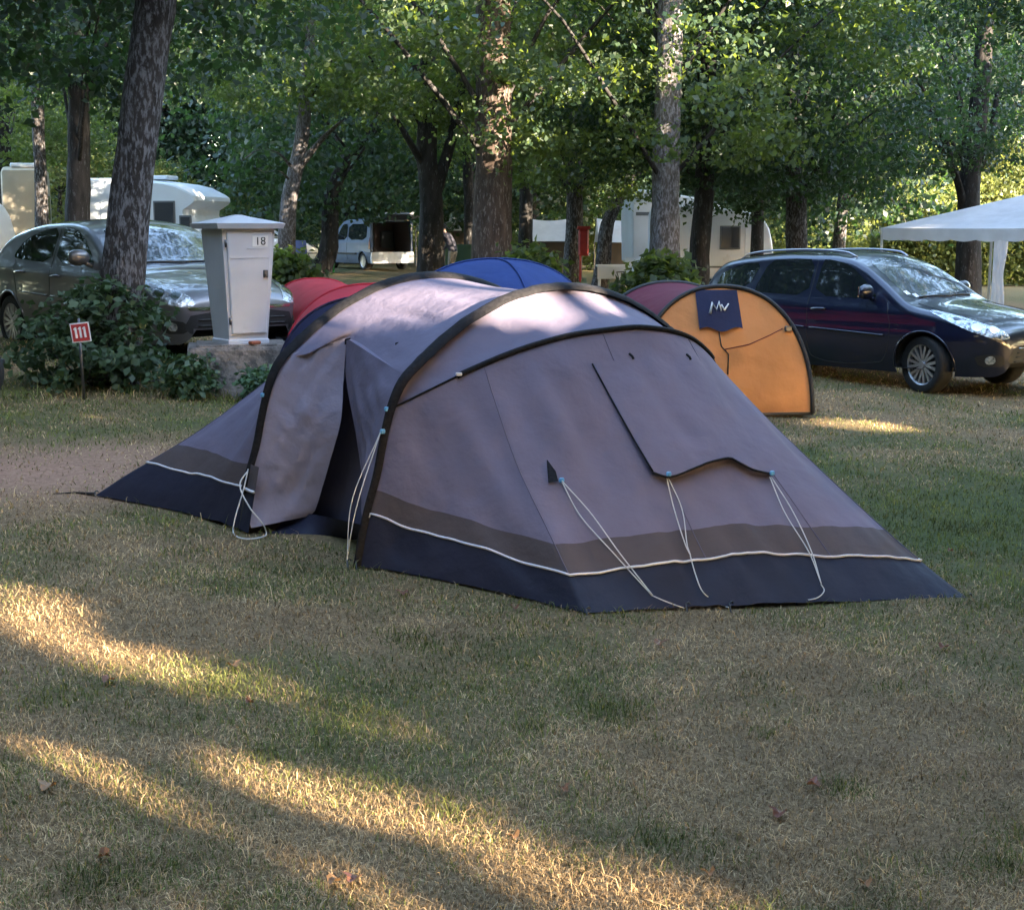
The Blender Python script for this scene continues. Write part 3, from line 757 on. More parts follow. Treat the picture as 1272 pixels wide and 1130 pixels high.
def pod(base, sgn, corners, tag_, seed):
    """sleeping end: from the pole leg, the leaning brow pole and the other leg down to the pegged outline"""
    nl, nb = 14, 140
    U = [arch(base, iHub * k / nl) for k in range(nl)] + [brow(base, 120 * k / nb, sgn) for k in range(nb + 1)] + [arch(base, 160 - iHub + iHub * (k + 1) / nl) for k in range(nl)]
    foot0, footN = base, arch(base, 160)
    pl_ = [foot0] + corners + [footN]
    ends = [0, nl + int(nb * .20), nl + int(nb * .90), nl * 2 + nb]
    Lo = []
    for j in range(len(U)):
        for q in range(3):
            if ends[q] <= j <= ends[q + 1]:
                w = (j - ends[q]) / (ends[q + 1] - ends[q]); p = pl_[q] * (1 - w) + pl_[q + 1] * w
                # hem drawn in between the pegs
                mid = (foot0 + footN) / 2
                p = p + (mid - p) * .035 * math.sin(math.pi * w); break
        Lo.append(gz(p, .010 + .010 * float(vn(j * .35, 0, 1, seed + 5)) * (1 if 3 < j < nl * 2 + nb - 3 else 0)))
    U, Lo = np.array(U), np.array(Lo)
    zu = np.maximum(U[:, 2] - Lo[:, 2], .02)
    hs = lambda h: 1 - np.minimum(h, zu * .98) / zu
    wob = .0015 * np.sin(np.linspace(0, 26, len(U))) * np.r_[np.linspace(0, 1, 10), np.ones(len(U) - 20), np.linspace(1, 0, 10)]
    jj = np.arange(len(U))
    hk = np.interp(jj, [0, ends[1], (ends[1] + ends[2]) / 2, ends[2], ends[3]], [1.22, .66, .95, .70, 1.0] if sgn > 0 else [1.0] * 5)
    v2, v1 = hs(.215 * hk + .125 + wob), hs(.215 * hk + wob)
    one, zero = np.ones(len(U)), np.zeros(len(U))
    out = av * sgn * .8 + UP * .6
    parts = {}
    for nm, va, vb, m, nr in (('canvas_panel', zero, v2, 'mauve', 44), ('lower_band', v2, v1, 'band', 8), ('ground_skirt', v1, one, 'navy', 12)):
        rows = loft(U, Lo, nr, out, .035, .055, seed, lambda r, va=va, vb=vb: va + (vb - va) * r)
        mb = MB(); mb.grid(rows)
        parts[nm] = (build(nm, mb, M[m], TENT, True), rows)
    pr = [np.array(p) + out * .006 for p in parts['lower_band'][1][-1]]
    mb = MB(); mb.tube(pr[4:-4], .006, 6); build('white_piping', mb, M['piping'], TENT, True)
    for j in (nl + int(nb * .20), nl + int(nb * .47), nl + int(nb * .72), nl + int(nb * .90)):
        mb = MB(); mb.tube([np.array(r[j]) + out * .001 for r in parts['canvas_panel'][1] + parts['lower_band'][1][1:]], .0028, 4); build('seam', mb, M['seam'], TENT, True)
    # brow pole and its strap
    mb = MB()
    b = [brow(base, i, sgn) for i in np.linspace(17, 103, 70)]
    nrm = (av * sgn * .5 + UP * .8)
    mb.tube([p + nrm * .004 for p in b], .015, 8)
    mb.tube([brow(base, i, sgn) + nrm * .003 for i in np.linspace(0, 17, 14)], .006, 6)
    mb.tube([brow(base, i, sgn) + nrm * .003 for i in np.linspace(103, 120, 14)], .006, 6)
    build('brow_pole', mb, M['sleeve'], TENT, True)
    # roof strip between the hoop and the brow
    rows = []
    for r in range(15):
        v = r / 14; row = []
        for k in range(93):
            p = arch(base, iHub + (160 - 2 * iHub) * k / 92) * (1 - v) + brow(base, 120 * k / 92, sgn) * v
            p = p + out * (-.02 * math.sin(math.pi * v) + .010 * math.sin(math.pi * v) * wr(k * .2, v * 3, 1, seed + 9)); row.append(tuple(p))
        rows.append(row)
    mb = MB(); mb.grid(rows); build('brow_panel', mb, M['mauve'], TENT, True)
    return parts
FLc, FRc = gp(728, 765), gp(1203, 748)
CBc = gp(118, 618)
front = pod(A2, 1, [FLc, FRc], 'front', 61)
back = pod(A1, -1, [CBc, gz(A1 - 1.25 * av + 2.0 * bv)], 'back', 71)
# pole hoops in their sleeves: flat webbing over the pole
for base, i0 in ((A1, 8), (A2, 0)):
    rows = []
    mid = base + bv * 1.25 + UP * .35
    for i in np.linspace(i0, 160, 110):
        p = arch(base, i); o = p - mid; o /= np.linalg.norm(o)
        top = np.clip((p[2] - base[2] - .65) / .35, 0, 1); w = .017 + .029 * top
        pk = .006 * wr(i * .8, 0, 1, 5) * top
        rows.append([tuple(p + av * w * c + o * (h + pk)) for c, h in ((-1, -.004), (-.8, .012), (-.35, .026), (0, .032), (.35, .026), (.8, .012), (1, -.004))])
    mb = MB(); mb.grid(rows); build('pole_sleeve', mb, M['sleeve'], TENT, True)
# roof between the hoops, door side cut lower down
iD = int(np.argmin(np.abs(AR[:80, 1] - .93)))
PK = np.array(on_plane(428, 419, A2 + bv * .36, bv))
rows = []
for r in range(41):
    v = r / 40; row = []
    for k in range(111):
        i = iD + (160 - iD) * k / 110
        p = arch(A1, i) * (1 - v) + arch(A2, i) * v
        mid = A2 + bv * 1.25 + UP * .5; o = p - mid; o /= np.linalg.norm(o)
        e = math.sin(math.pi * v); q = k / 110
        p = p + o * (-.045 * e + e * .02 * (wr(q * 22, v * 3.5, 1, 15)) + e * .030 * wr(q * 40 + v * 2, v * 2.5, 1, 16) * math.exp(-q * 3))
        # the eave is pulled out to the door peak
        e2 = math.exp(-q / .10) * math.exp(-((v - .55) / .3) ** 2)
        tgt = PK
        if q < .30: p = p + (tgt - (arch(A1, iD) * .45 + arch(A2, iD) * .55 + o * -.045)) * e2
        row.append(tuple(p))
    rows.append(row)
mb = MB(); mb.grid(rows); build('roof_panel', mb, M['mauve'], TENT, True)
eave = [np.array(r[0]) for r in rows]
# far wall of the vestibule
rows2 = [[tuple(arch(A1, 160 - 70 * k / 12) * (1 - v) + arch(A2, 160 - 70 * k / 12) * v - bv * .01) for k in range(13)] for v in np.linspace(0, 1, 9)]
def pl(px, py, bi): return np.array(on_plane(px, py, A2 + bv * bi, bv))
def patch(name, Lp, Rp, m, n=30, k=24, fold=.0, seed=1, out=None, sag=0.0, stripes=0):
    a, b = smooth_path(Lp, n), smooth_path(Rp, n); rows = []
    o = -bv if out is None else out
    for i in range(n):
        row = []
        for j in range(k):
            v = j / (k - 1); p = a[i] * (1 - v) + b[i] * v
            e = min(1, 4 * v * (1 - v) + .15)
            w = fold * e * (wr(v * 5 + i * .10, i * .09 + v, 1, seed) + .5 * wr(v * 9 - i * .25, i * .3, 1, seed + 2))
            row.append(tuple(p + o * (w - sag * math.sin(math.pi * v))))
        rows.append(row)
    mb = MB(); mb.grid(rows); return build(name, mb, M[m], TENT, True), rows
j55 = 22
eL, eR = eave[:j55 + 1], eave[j55:]
peak = eave[j55]
# left of the door: pale cloth tied back in folds, hanging under the eave
lp = [arch(A1, i) - bv * .004 for i in np.linspace(iD, 6, 9)] + [gz(A1 + av * .10 + bv * .02, .03)]
rp = [peak, pl(427, 466, .345), pl(423, 522, .30), pl(407, 582, .25), pl(391, 634, .20), pl(384, 641, .18)]
patch('door_curtain', lp, rp, 'doorlight', 44, 34, .032, 7)
# right of the door: cloth from the peak down to the front hoop
lp = [peak, pl(429, 466, .35), pl(443, 545, .30), pl(457, 640, .22), pl(459, 664, .18)]
rp = [arch(A2, i) - av * .02 for i in np.linspace(iD, 2, 8)]
patch('door_panel', lp, rp, 'mauve', 40, 20, .03, 8, sag=-.01)
# eave triangles closing roof to the two door cloths
mb = MB(); mb.grid([[tuple(p) for p in eL], [tuple(arch(A1, iD) * (1 - v) + peak * v - UP * .001) for v in np.linspace(0, 1, len(eL))]])
mb.grid([[tuple(p) for p in eR], [tuple(peak * (1 - v) + (arch(A2, iD) - av * .02) * v - UP * .001) for v in np.linspace(0, 1, len(eR))]])
build('door_valance', mb, M['mauve'], TENT, True)
# dark mesh inside the opening and the sill in front of it
lp = [peak + bv * .05, pl(414, 522, .42), pl(372, 640, .34)]
rp = [peak + bv * .05, pl(450, 560, .44), pl(466, 668, .34)]
patch('inner_mesh', lp, rp, 'inner', 20, 12, .02, 9)
lp = [pl(336, 654, .10), pl(333, 660, .06)]
rp = [pl(452, 652, .16), pl(458, 668, .06)]
a, b = [pl(326, 656, .05), pl(352, 647, .14), pl(374, 638, .17), pl(420, 645, .17), pl(459, 654, .16)], [gp(326, 662), gp(352, 663), gp(390, 664), gp(425, 668), gp(460, 674)]
a, b = smooth_path(a, 24), smooth_path(b, 24)
mb = MB(); mb.grid([[tuple(p * (1 - v) + q * v) for p, q in zip(a, b)] for v in np.linspace(0, 1, 6)]); build('door_sill', mb, M['navy'], TENT, True)
# strip of skirt, band and piping beside the rear leg
for h0, h1, m in ((.0, .215, 'navy'), (.215, .345, 'band')):
    rws = [[tuple(gz(A1 + av * v * (1 - .25 * (h0 + (h1 - h0) * q)) + bv * (.008 - .02 * math.sin(v * 20) * .2) + bv * .22 * (h0 + (h1 - h0) * q), .01 + h0 + (h1 - h0) * q) - bv * .012) for v in np.linspace(0, .125, 8)] for q in np.linspace(0, 1, 5)]
    mb = MB(); mb.grid(rws); build('ground_skirt' if m == 'navy' else 'lower_band', mb, M[m], TENT, True)
mb = MB(); mb.tube([np.array(p) - bv * .008 for p in rws[0]], .008, 6); build('white_piping', mb, M['piping'], TENT, True)
# black stakes of the legs below the sleeves
mb = MB(); mb.tube([arch(A1, i) for i in np.linspace(0, 12, 8)], .007, 6); build('pole_foot', mb, M['peg'], TENT, True)
mb = MB(); mb.tube([arch(A2, 0), arch(A2, 3)], .008, 6); build('pole_foot', mb, M['peg'], TENT, True)
# details lying on the front panel
fb = MB()
for nm in front: fb.grid(front[nm][1])
BV = BVHTree.FromPolygons([Vector(v) for v in fb.v], fb.f)
def hit(px, py, e=.01):
    r = Vector(ray(px, py)).normalized()
    h, n, _, _ = BV.ray_cast(Vector(O), r)
    if h is None: return None
    if n.dot(r) > 0: n = -n
    return np.array(h + n * e)
def dense(px, m=12):
    P = smooth_path([(x, y, 0) for x, y in px], m * (len(px) - 1) + 1); return [(p[0], p[1]) for p in P]
# vent flap
topl, topr = (735, 452), (862, 436)
bot = [(808, 590), (828, 596), (852, 588), (884, 577), (902, 574), (914, 580), (930, 588), (957, 593)]
bot = dense(bot, 4); rows = []
for r in range(16):
    v = r / 15; row = []
    for j, (bx, by) in enumerate(bot):
        w = j / (len(bot) - 1); tx, ty = topl[0] + (topr[0] - topl[0]) * w, topl[1] + (topr[1] - topl[1]) * w
        p = hit(tx + (bx - tx) * v, ty + (by - ty) * v, .003 + .030 * v ** 1.5 + .012 * v * math.sin(w * math.pi)); row.append(tuple(p))
    rows.append(row)
mb = MB(); mb.grid(rows); vent = build('vent_flap', mb, M['mauve'], TENT, True)
mb = MB(); mb.tube([np.array(r[0]) + av * .003 for r in rows], .0042, 5); mb.tube([np.array(p) - UP * .006 for p in rows[-1]], .006, 5)
build('flap_edging', mb, M['sleeve'], vent, True)
mb = MB()   # dark mesh under the flap
lo = [np.array(p) for p in rows[-1]]; 
mb.grid([[tuple(p) for p in lo], [tuple(hit(bx, by - 6, .004)) for bx, by in bot]]); build('vent_mesh', mb, M['inner'], vent, True)
mb = MB()
tri = [hit(680, 573, .012), hit(682, 601, .012), hit(693, 600, .02), hit(690, 588, .02)]
mb.add(tri + [p - av * .006 for p in tri], [(0, 1, 2, 3), (4, 7, 6, 5), (0, 3, 7, 4), (3, 2, 6, 7), (2, 1, 5, 6), (1, 0, 4, 5)]); build('guy_tab', mb, M['sleeve'], TENT)
for x, y in ((783, 443), (854, 444)):
    mb = MB(); p, q = hit(x - 2, y - 3, .006), hit(x + 3, y + 4, .008)
    mb.tube([p, (p + q) / 2 + av * .008, q], .006, 6); build('toggle', mb, M['sleeve'], TENT, True)
h1, h2 = arch(A1, iHub - 2) - bv * .03, arch(A2, iHub) - bv * .03
for p in [hit(697, 599, .02), hit(827, 594, .04), hit(955, 594, .04), h1, h2 - UP * .0, arch(A2, iHub * .86) - bv * .03 + av * .01]:
    mb = MB(); mb.box(p, (.026, .018, .022), rz=R(35), bev=.005); build('plastic_clip', mb, M['clip'], TENT)
p = brow(A2, 17) + av * .02 + UP * .015
mb = MB(); mb.box(p, (.03, .02, .016), rz=R(20), bev=.004); build('strap_buckle', mb, M['cord'], TENT)
def cord(lists, rad=.0028):
    mb = MB()
    for L_ in lists:
        P = smooth_path(L_, 10 * len(L_)); mb.tube(P, rad, 5)
    build('guy_line', mb, M['cord'], TENT, True)
def onp(pp, e=.02, off=0.0):
    o = []
    for i, (x, y) in enumerate(pp):
        p = hit(x + off * math.sin(math.pi * min(1, i / max(1, len(pp) - 2))), y, e)
        o.append(p if p is not None else gp(x + off, y) + UP * .01)
    return o
cord([onp([(697, 600), (722, 642), (760, 688), (808, 742)], .02, -2), onp([(697, 600), (728, 640), (768, 690), (808, 742)], .024, 4), onp([(808, 742), (825, 749), (850, 758)], .02)])
cord([onp([(826, 596), (838, 635), (850, 680), (856, 692)], .022, -3), onp([(828, 596), (842, 635), (852, 680), (856, 692)], .022, 3), onp([(856, 692), (862, 715), (872, 738), (893, 752), (905, 757)], .018)])
cord([onp([(954, 596), (975, 640), (1003, 690), (1018, 728)], .022, -3), onp([(956, 596), (980, 640), (1006, 690), (1018, 728)], .022, 3), onp([(1018, 728), (1022, 736), (1013, 745), (990, 749)], .018)])
q = arch(A2, iHub * .86) - bv * .04 + av * .01
e_ = A2 - bv * .06 + UP * .01
cord([[q, q * .5 + e_ * .5 - bv * .05 + av * .03, e_ + UP * .05, e_], [q, q * .5 + e_ * .5 - bv * .06 - av * .01, e_ + UP * .04, e_]])
q = arch(A1, 14) - bv * .02
g1 = gp(290, 664) + UP * .01; g2 = gp(331, 664) + UP * .01
cord([[q, q + (g1 - q) * .35 + av * .0, q + (g1 - q) * .8 - bv * .01, g1, gp(305, 672) + UP * .012, gp(325, 670) + UP * .012, g2, at(326, 650, g2[1] - .03), at(310, 630, g2[1] - .02), at(298, 602, A1[1] - .03), q - UP * .02]], .004)
for p in (gp(852, 759), gp(906, 758), gp(988, 750), e_, gp(442, 706), FRc, FLc, CBc):
    mb = MB(); p = np.array(p); mb.tube([p + UP * .035, p - UP * .08 + av * .03], .004, 6); mb.tube([p + UP * .035, p + UP * .04 + bv * .015, p + UP * .03 + bv * .022], .004, 6); build('tent_peg', mb, M['peg'], TENT, True)
mb = MB(); mb.tube([CBc + UP * .02, gp(95, 615) + UP * .015, gp(66, 616) + UP * .01], [.012, .006, .006], 6); build('corner_strap', mb, M['sleeve'], TENT, True)
for i, v_ in ((46, .30), (47, .68)):
    pp = arch(A1, i) * (1 - v_) + arch(A2, i) * v_
    mid = A2 + bv * 1.25 + UP * .5; o = pp - mid; o /= np.linalg.norm(o)
    mb = MB(); mb.tube([pp - o * .03, pp + o * .0 - UP * .02, pp - UP * .045], .005, 6); build('toggle', mb, M['sleeve'], TENT, True)
fp_ = [np.array(p[:2]) for p in (A1, CBc, A1 - 1.25 * av + 2.0 * bv, arch(A1, 160), arch(A2, 160), FRc, FLc, A2, A2 - av * .10 + bv * .22, A1 + av * .15 + bv * .16)]; fc_ = sum(fp_) / 10
KEEP_OFF.append([tuple(fc_ + (p - fc_) * .985) for p in fp_])

# ------------------------------------------------------------------ cars: one body surface from profiles, everything else fitted onto it
M['tyre'] = vary(mat('tyre rubber', (.018, .018, .018), .85, spec=.3), 30, .3)
M['alloy'] = mat('alloy wheel', (.42, .42, .44), .35, .9)
M['plast'] = vary(mat('black plastic', (.015, .015, .016), .55), 60, .2)
M['glass'] = mat('dark car glass', (.010, .012, .014), .03, spec=.9, coat=.5)
M['screen'] = mat('windscreen glass', (.05, .06, .08), .10, spec=1.0, coat=1.0)  # bluish base stands in for reflected sky
M['lamp'] = vary(mat('headlamp glass', (.45, .47, .5), .12, .65, spec=.9, coat=1.0), 26, .75, .8, 16, dist=.03)
M['chrome'] = mat('chrome', (.6, .6, .62), .15, 1.0)
M['redlamp'] = mat('red tail lamp', (.25, .01, .01), .15, spec=.8, coat=1)
M['under'] = mat('car underside', (.008, .008, .008), .9)
M['white'] = vary(mat('white paint', (.62, .62, .62), .45), 6, .08)
M['plate'] = mat('white number plate', (.6, .6, .6), .4)
def paint(name, col, metal, rough=.32):
    m = mat(name, col, rough, metal, coat=1.0)
    t = m.node_tree; N, L = t.nodes, t.links; b = N['Principled BSDF']
    vary(m, 4.0, .10, .02, 900, rough_amt=.06)
    return m
M['paintdark'] = paint('near black blue paint', (.004, .007, .028), .25)
M['paintgrey'] = paint('grey metallic paint', (.135, .13, .14), .5, .4)
M['paintsilver'] = paint('silver blue paint', (.10, .135, .21), .3, .4)
M['paintwhite'] = paint('white car paint', (.55, .56, .58), .1)
def interp(tab, x):
    P = np.array(tab); xs, ys = P[:, 0], P[:, 1]
    # monotone cubic
    h = np.diff(xs); d = np.diff(ys) / h; m = np.zeros(len(xs)); m[0], m[-1] = d[0], d[-1]
    for i in range(1, len(xs) - 1):
        if d[i - 1] * d[i] > 0:
            w1, w2 = 2 * h[i] + h[i - 1], h[i] + 2 * h[i - 1]; m[i] = (w1 + w2) / (w1 / d[i - 1] + w2 / d[i])
    x = np.clip(x, xs[0], xs[-1]); i = np.clip(np.searchsorted(xs, x, 'right') - 1, 0, len(h) - 1)
    s = (x - xs[i]) / h[i]; H = h[i]
    return (2*s**3-3*s**2+1)*ys[i]+(s**3-2*s**2+s)*H*m[i]+(-2*s**3+3*s**2)*ys[i+1]+(s**3-s**2)*H*m[i+1]
class Car:
    def __init__(s, rt, spec):
        s.rt, s.sp = rt, spec
        L_ = spec['top'][-1][0]
        e = .012
        xs = np.unique(np.round(np.concatenate([np.array([0, .006, .014, .024, .036]), np.arange(.05, L_ - .05, .028), L_ - np.array([.05, .036, .024, .014, .006, 0])]), 4))
        rows = []
        for x in xs:
            zt, zb, w, belt = (float(interp(spec[k], x)) for k in ('top', 'bot', 'wid', 'belt'))
            tum, crn, rc0 = spec.get('tumble', .36), spec.get('crown', .05), spec.get('rc', .10)
            rc = min(rc0, (zt - zb) * .45); crn = min(crn, (zt - zb) * .2)
            zs = np.linspace(zb, zt - crn - rc, 30)
            def ys(z):
                y = w * (1 - spec.get('tuck', .10) * np.clip((.52 - z) / .34, 0, 1) ** 1.6)
                y = y + .012 * np.exp(-((z - .62) / .10) ** 2) * (w > .6)
                return y - tum * np.clip(z - belt, 0, 9) - .03 * np.clip((z - belt + .06) / .06, 0, 1) * (w > .6)
            Y = ys(zs); yT = max(Y[-1] - rc, .02); ry = Y[-1] - yT
            row = [(x, Y[k], zs[k]) for k in range(30)]
            for k in range(1, 9):
                a = math.pi / 2 * k / 8; row.append((x, yT + ry * math.cos(a), zt - crn - rc + rc * math.sin(a)))
            for k in range(1, 11):
                q = 1 - k / 10; row.append((x, yT * q, zt - crn * q * q))
            half = row
            row = half + [(p[0], -p[1], p[2]) for p in half[-2::-1]]
            rows.append(row)
        m, n = len(rows), len(rows[0])
        V = np.array(rows).reshape(-1, 3)
        F = []
        for i in range(m - 1):
            for j in range(n - 1):
                a = i * n + j; F.append((a, a + n, a + n + 1, a + 1))
        F.append(tuple(range(n)))
        if not spec.get('open_tail'): F.append(tuple(reversed(range((m - 1) * n, m * n))))
        s.bvh = BVHTree.FromPolygons([Vector(v) for v in V], F)
        R_ = spec['warch']; W = [(x, spec['wz']) for x in spec['wx']]
        def rad(v): return min(math.hypot(v[0] - cx, v[2] - cz) for cx, cz in W)
        rr = np.array([rad(v) if abs(v[1]) > .45 else 9 for v in V])
        F = [f for f in F if not (len(f) == 4 and all(rr[k] < R_ for k in f))]
        for k in np.where(rr < R_)[0]:
            cx, cz = min(W, key=lambda c: math.hypot(V[k][0] - c[0], V[k][2] - c[1]))
            d = np.array([V[k][0] - cx, V[k][2] - cz]); d = d / (np.linalg.norm(d) + 1e-9) * R_
            V[k][0], V[k][2] = cx + d[0], cz + d[1]
        mb = MB(); mb.add(V, F)
        s.body = build('body', mb, spec['paint'], rt, True, world=False, sharp=38)
        # underside and wheel wells
        mb = MB(); zb = spec['wz'] - .07
        mb.box((L_ / 2, 0, zb + .12), (L_ * .9, spec['halfw'] * 1.72, .16), bev=.03)
        build('underside', mb, M['under'], rt, world=False)
        for cx, cz in W:
            for sy_ in (1, -1):
                mb = MB(); yo = sy_ * (spec['halfw'] - .03)
                mb.lathe([(R_ * .99, 0), (R_ * .99, -sy_ * .30), (.05, -sy_ * .30)], 36, (cx, yo, cz), 'y')
                mb.v = [(x, y, max(z, zb + .02)) for x, y, z in mb.v]
                build('wheel_well', mb, M['under'], rt, True, world=False)
                s.wheel(cx, sy_ * (spec['halfw'] - .115), cz, sy_, spec.get('steer', 0) if cx < 2 else 0)
            for sy_ in (1, -1):       # rolled arch edge
                pts = []
                for a in np.linspace(-.25, math.pi + .25, 34):
                    x, z = cx + R_ * math.cos(a), cz + R_ * math.sin(a)
                    h = s.bvh.ray_cast(Vector((cx + (R_ + .015) * math.cos(a), sy_ * 3, cz + (R_ + .015) * math.sin(a))), Vector((0, -sy_, 0)))[0]
                    if h is not None and z > zb: pts.append((x, h.y, z))
                mb = MB(); mb.tube(pts, .012, 6); build('wheel_arch', mb, spec.get('archmat', spec['paint']), rt, True, world=False)
    def wheel(s, cx, cy, cz, sd, steer):
        rw = s.sp['wr']; rim = rw * .70
        w = bpy.data.objects.new('wheel', None); C.objects.link(w); w.parent = s.rt; w.location = (cx, cy, cz)
        w.rotation_euler = (0, 0, steer); ORIG[w.name] = Vector((0, 0, 0))
        mb = MB(); mb.lathe([(rim, -.09), (rw - .03, -.10), (rw - .006, -.085), (rw, -.05), (rw, .05), (rw - .006, .085), (rw - .03, .10), (rim, .09)], 40, axis='y')
        build('tyre', mb, M['tyre'], w, True, world=False)
        mb = MB(); y = sd * .085
        mb.lathe([(rim * 1.01, -sd * .08), (rim * 1.01, y), (rim * .93, y - sd * .012), (rim * .90, y - sd * .05)], 40, axis='y')
        ns = s.sp.get('spokes', 8)
        for k in range(ns):
            a0 = 2 * math.pi * k / ns; d = s.sp.get('spoke_v', .19)
            for e in ((-1, 1) if s.sp.get('vspoke', True) else (0,)):
                p0, p1 = .16 * rim, .93 * rim; a1 = a0 + e * d
                wd0, wd1 = .015, .016
                ca, sa = math.cos(a0), math.sin(a0); cb, sb = math.cos(a1), math.sin(a1)
                vs = []
                for (c_, s_, r_, wd, yo) in ((ca, sa, p0, wd0, y - sd * .012), (cb, sb, p1, wd1, y - sd * .006)):
                    vs += [(r_ * c_ + s_ * wd, yo, r_ * s_ - c_ * wd), (r_ * c_ - s_ * wd, yo, r_ * s_ + c_ * wd),
                           (r_ * c_ - s_ * wd, yo - sd * .03, r_ * s_ + c_ * wd), (r_ * c_ + s_ * wd, yo - sd * .03, r_ * s_ - c_ * wd)]
                mb.add(vs, [(0, 1, 5, 4), (1, 2, 6, 5), (2, 3, 7, 6), (3, 0, 4, 7), (4, 5, 6, 7), (0, 3, 2, 1)])
        mb.lathe([(.001, y), (.17 * rim, y), (.2 * rim, y - sd * .02), (.2 * rim, y - sd * .05)], 20, axis='y')
        build('rim', mb, M['alloy'], w, True, world=False, sharp=30)
        mb = MB(); mb.lathe([(.001, y - sd * .06), (rim, y - sd * .06), (rim, y - sd * .065)], 30, axis='y'); build('brake_disc', mb, M['under'], w, False, world=False)
    def decal(s, name, poly, o, r, u, m, eps=.004, step=.05, parent=None, chaikin=1, smooth=True):
        """outline (p,q) in the plane o + p r + q u, laid onto the body along r x u reversed"""
        for _ in range(chaikin):
            q = []
            for i in range(len(poly)):
                a, b = np.array(poly[i]), np.array(poly[(i + 1) % len(poly)]); q += [tuple(a * .8 + b * .2), tuple(a * .2 + b * .8)]
            poly = q
        o, r, u = Vector(o), Vector(r).normalized(), Vector(u).normalized(); d = -(r.cross(u)).normalized()
        bm = bmesh.new()
        bm.faces.new([bm.verts.new((p, q, 0)) for p, q in poly])
        P = np.array(poly)
        for ax in (0, 1):
            for c in np.arange(P[:, ax].min() + step / 2, P[:, ax].max(), step):
                co = (c, 0, 0) if ax == 0 else (0, c, 0); no = (1, 0, 0) if ax == 0 else (0, 1, 0)
                bmesh.ops.bisect_plane(bm, geom=bm.verts[:] + bm.edges[:] + bm.faces[:], plane_co=co, plane_no=no)
        bad = []
        for v in bm.verts:
            st = o + r * v.co.x + u * v.co.y
            h, n, _, _ = s.bvh.ray_cast(st - d * 6, d)
            if h is None: bad.append(v); continue
            if n.dot(d) > 0: n = -n
            v.co = h + n * eps
        bmesh.ops.delete(bm, geom=bad, context='VERTS')
        me = bpy.data.meshes.new(name); bm.normal_update(); bm.to_mesh(me); bm.free()
        return link(name, me, m, parent or s.rt, smooth)
    def side(s, name, poly, m, sd, **k):
        return s.decal(name, [(x * sd * -1, z) for x, z in poly], (0, 0, 0), (-sd, 0, 0), (0, 0, 1), m, **k) if sd > 0 else \
            s.decal(name, [(x, z) for x, z in poly], (0, 0, 0), (1, 0, 0), (0, 0, 1), m, **k)
    def front(s, name, poly, m, **k):
        return s.decal(name, [(y, z) for y, z in poly], (0, 0, 0), (0, -1, 0), (0, 0, 1), m, **k)
    def rear(s, name, poly, m, **k):
        return s.decal(name, poly, (0, 0, 0), (0, 1, 0), (0, 0, 1), m, **k)
    def topd(s, name, poly, m, **k):
        return s.decal(name, poly, (0, 0, 0), (1, 0, 0), (0, 1, 0), m, **k)
    def oblique(s, name, poly, az, m, sd, **k):
        """az: angle from straight ahead; polygon given as (sideways, up), sideways growing towards the tail"""
        a = az
        r = Vector((math.sin(a), sd * math.cos(a), 0))          # towards the tail and outward
        if sd > 0:
            return s.decal(name, [(-p, q) for p, q in poly], (0, 0, 0), -r, (0, 0, 1), m, **k)
        return s.decal(name, poly, (0, 0, 0), r, (0, 0, 1), m, **k)
    def seam(s, name, pts, sd, rad=.004, m=None, e=.0):
        P = smooth_path([(x, z, 0) for x, z in pts], 8 * len(pts)) if len(pts) > 2 else smooth_path([(x, z, 0) for x, z in pts], 12)
        out = []
        for x, z, _ in P:
            h, n, _, _ = s.bvh.ray_cast(Vector((x, sd * 3, z)), Vector((0, -sd, 0)))
            if h is not None: out.append(h + Vector((0, sd * e, 0)))
        mb = MB(); mb.tube(out, rad, 5); return build(name, mb, m or M['plast'], s.rt, True, world=False)
    def pt(s, x, z, sd):
        h = s.bvh.ray_cast(Vector((x, sd * 3, z)), Vector((0, -sd, 0)))[0]; return h
    def mirror(s, x, z, sd, m):
        h = s.pt(x, z - .02, sd); mb = MB()
        mb.tube([h - Vector((0, sd * .02, 0)), h + Vector((0, sd * .05, .01)), h + Vector((-.01, sd * .10, .05))], [.03, .025, .03], 8)
        c = h + Vector((-.005, sd * .15, .085)); rows = []
        for i in range(9):
            a = -math.pi / 2 + math.pi * i / 8; q = max(.02, math.cos(a)) ** .6
            rows.append([(c.x + .055 * q * math.cos(b) * (1.1 if math.cos(b) < 0 else .5), c.y + .115 * math.sin(a), c.z + .085 * q * math.sin(b)) for b in np.linspace(0, 2 * math.pi, 17)[:-1]])
        mb.grid(rows, close=True)
        mo = build('wing_mirror', mb, m, s.rt, True, world=False)
        mb = MB(); mb.box((c.x + .03, c.y, c.z), (.008, .19, .12), bev=.02); build('mirror_glass', mb, M['chrome'], mo, world=False)
    def handle(s, x, z, sd, m):
        h = s.pt(x, z, sd); mb = MB(); o = Vector((0, sd, 0))
        mb.tube([h + Vector((-.095, 0, 0)), h + o * .03 + Vector((-.075, 0, .003)), h + o * .036, h + o * .03 + Vector((.075, 0, -.003)), h + Vector((.095, 0, 0))], [.012, .015, .016, .015, .012], 8)
        build('door_handle', mb, m, s.rt, True, world=False)

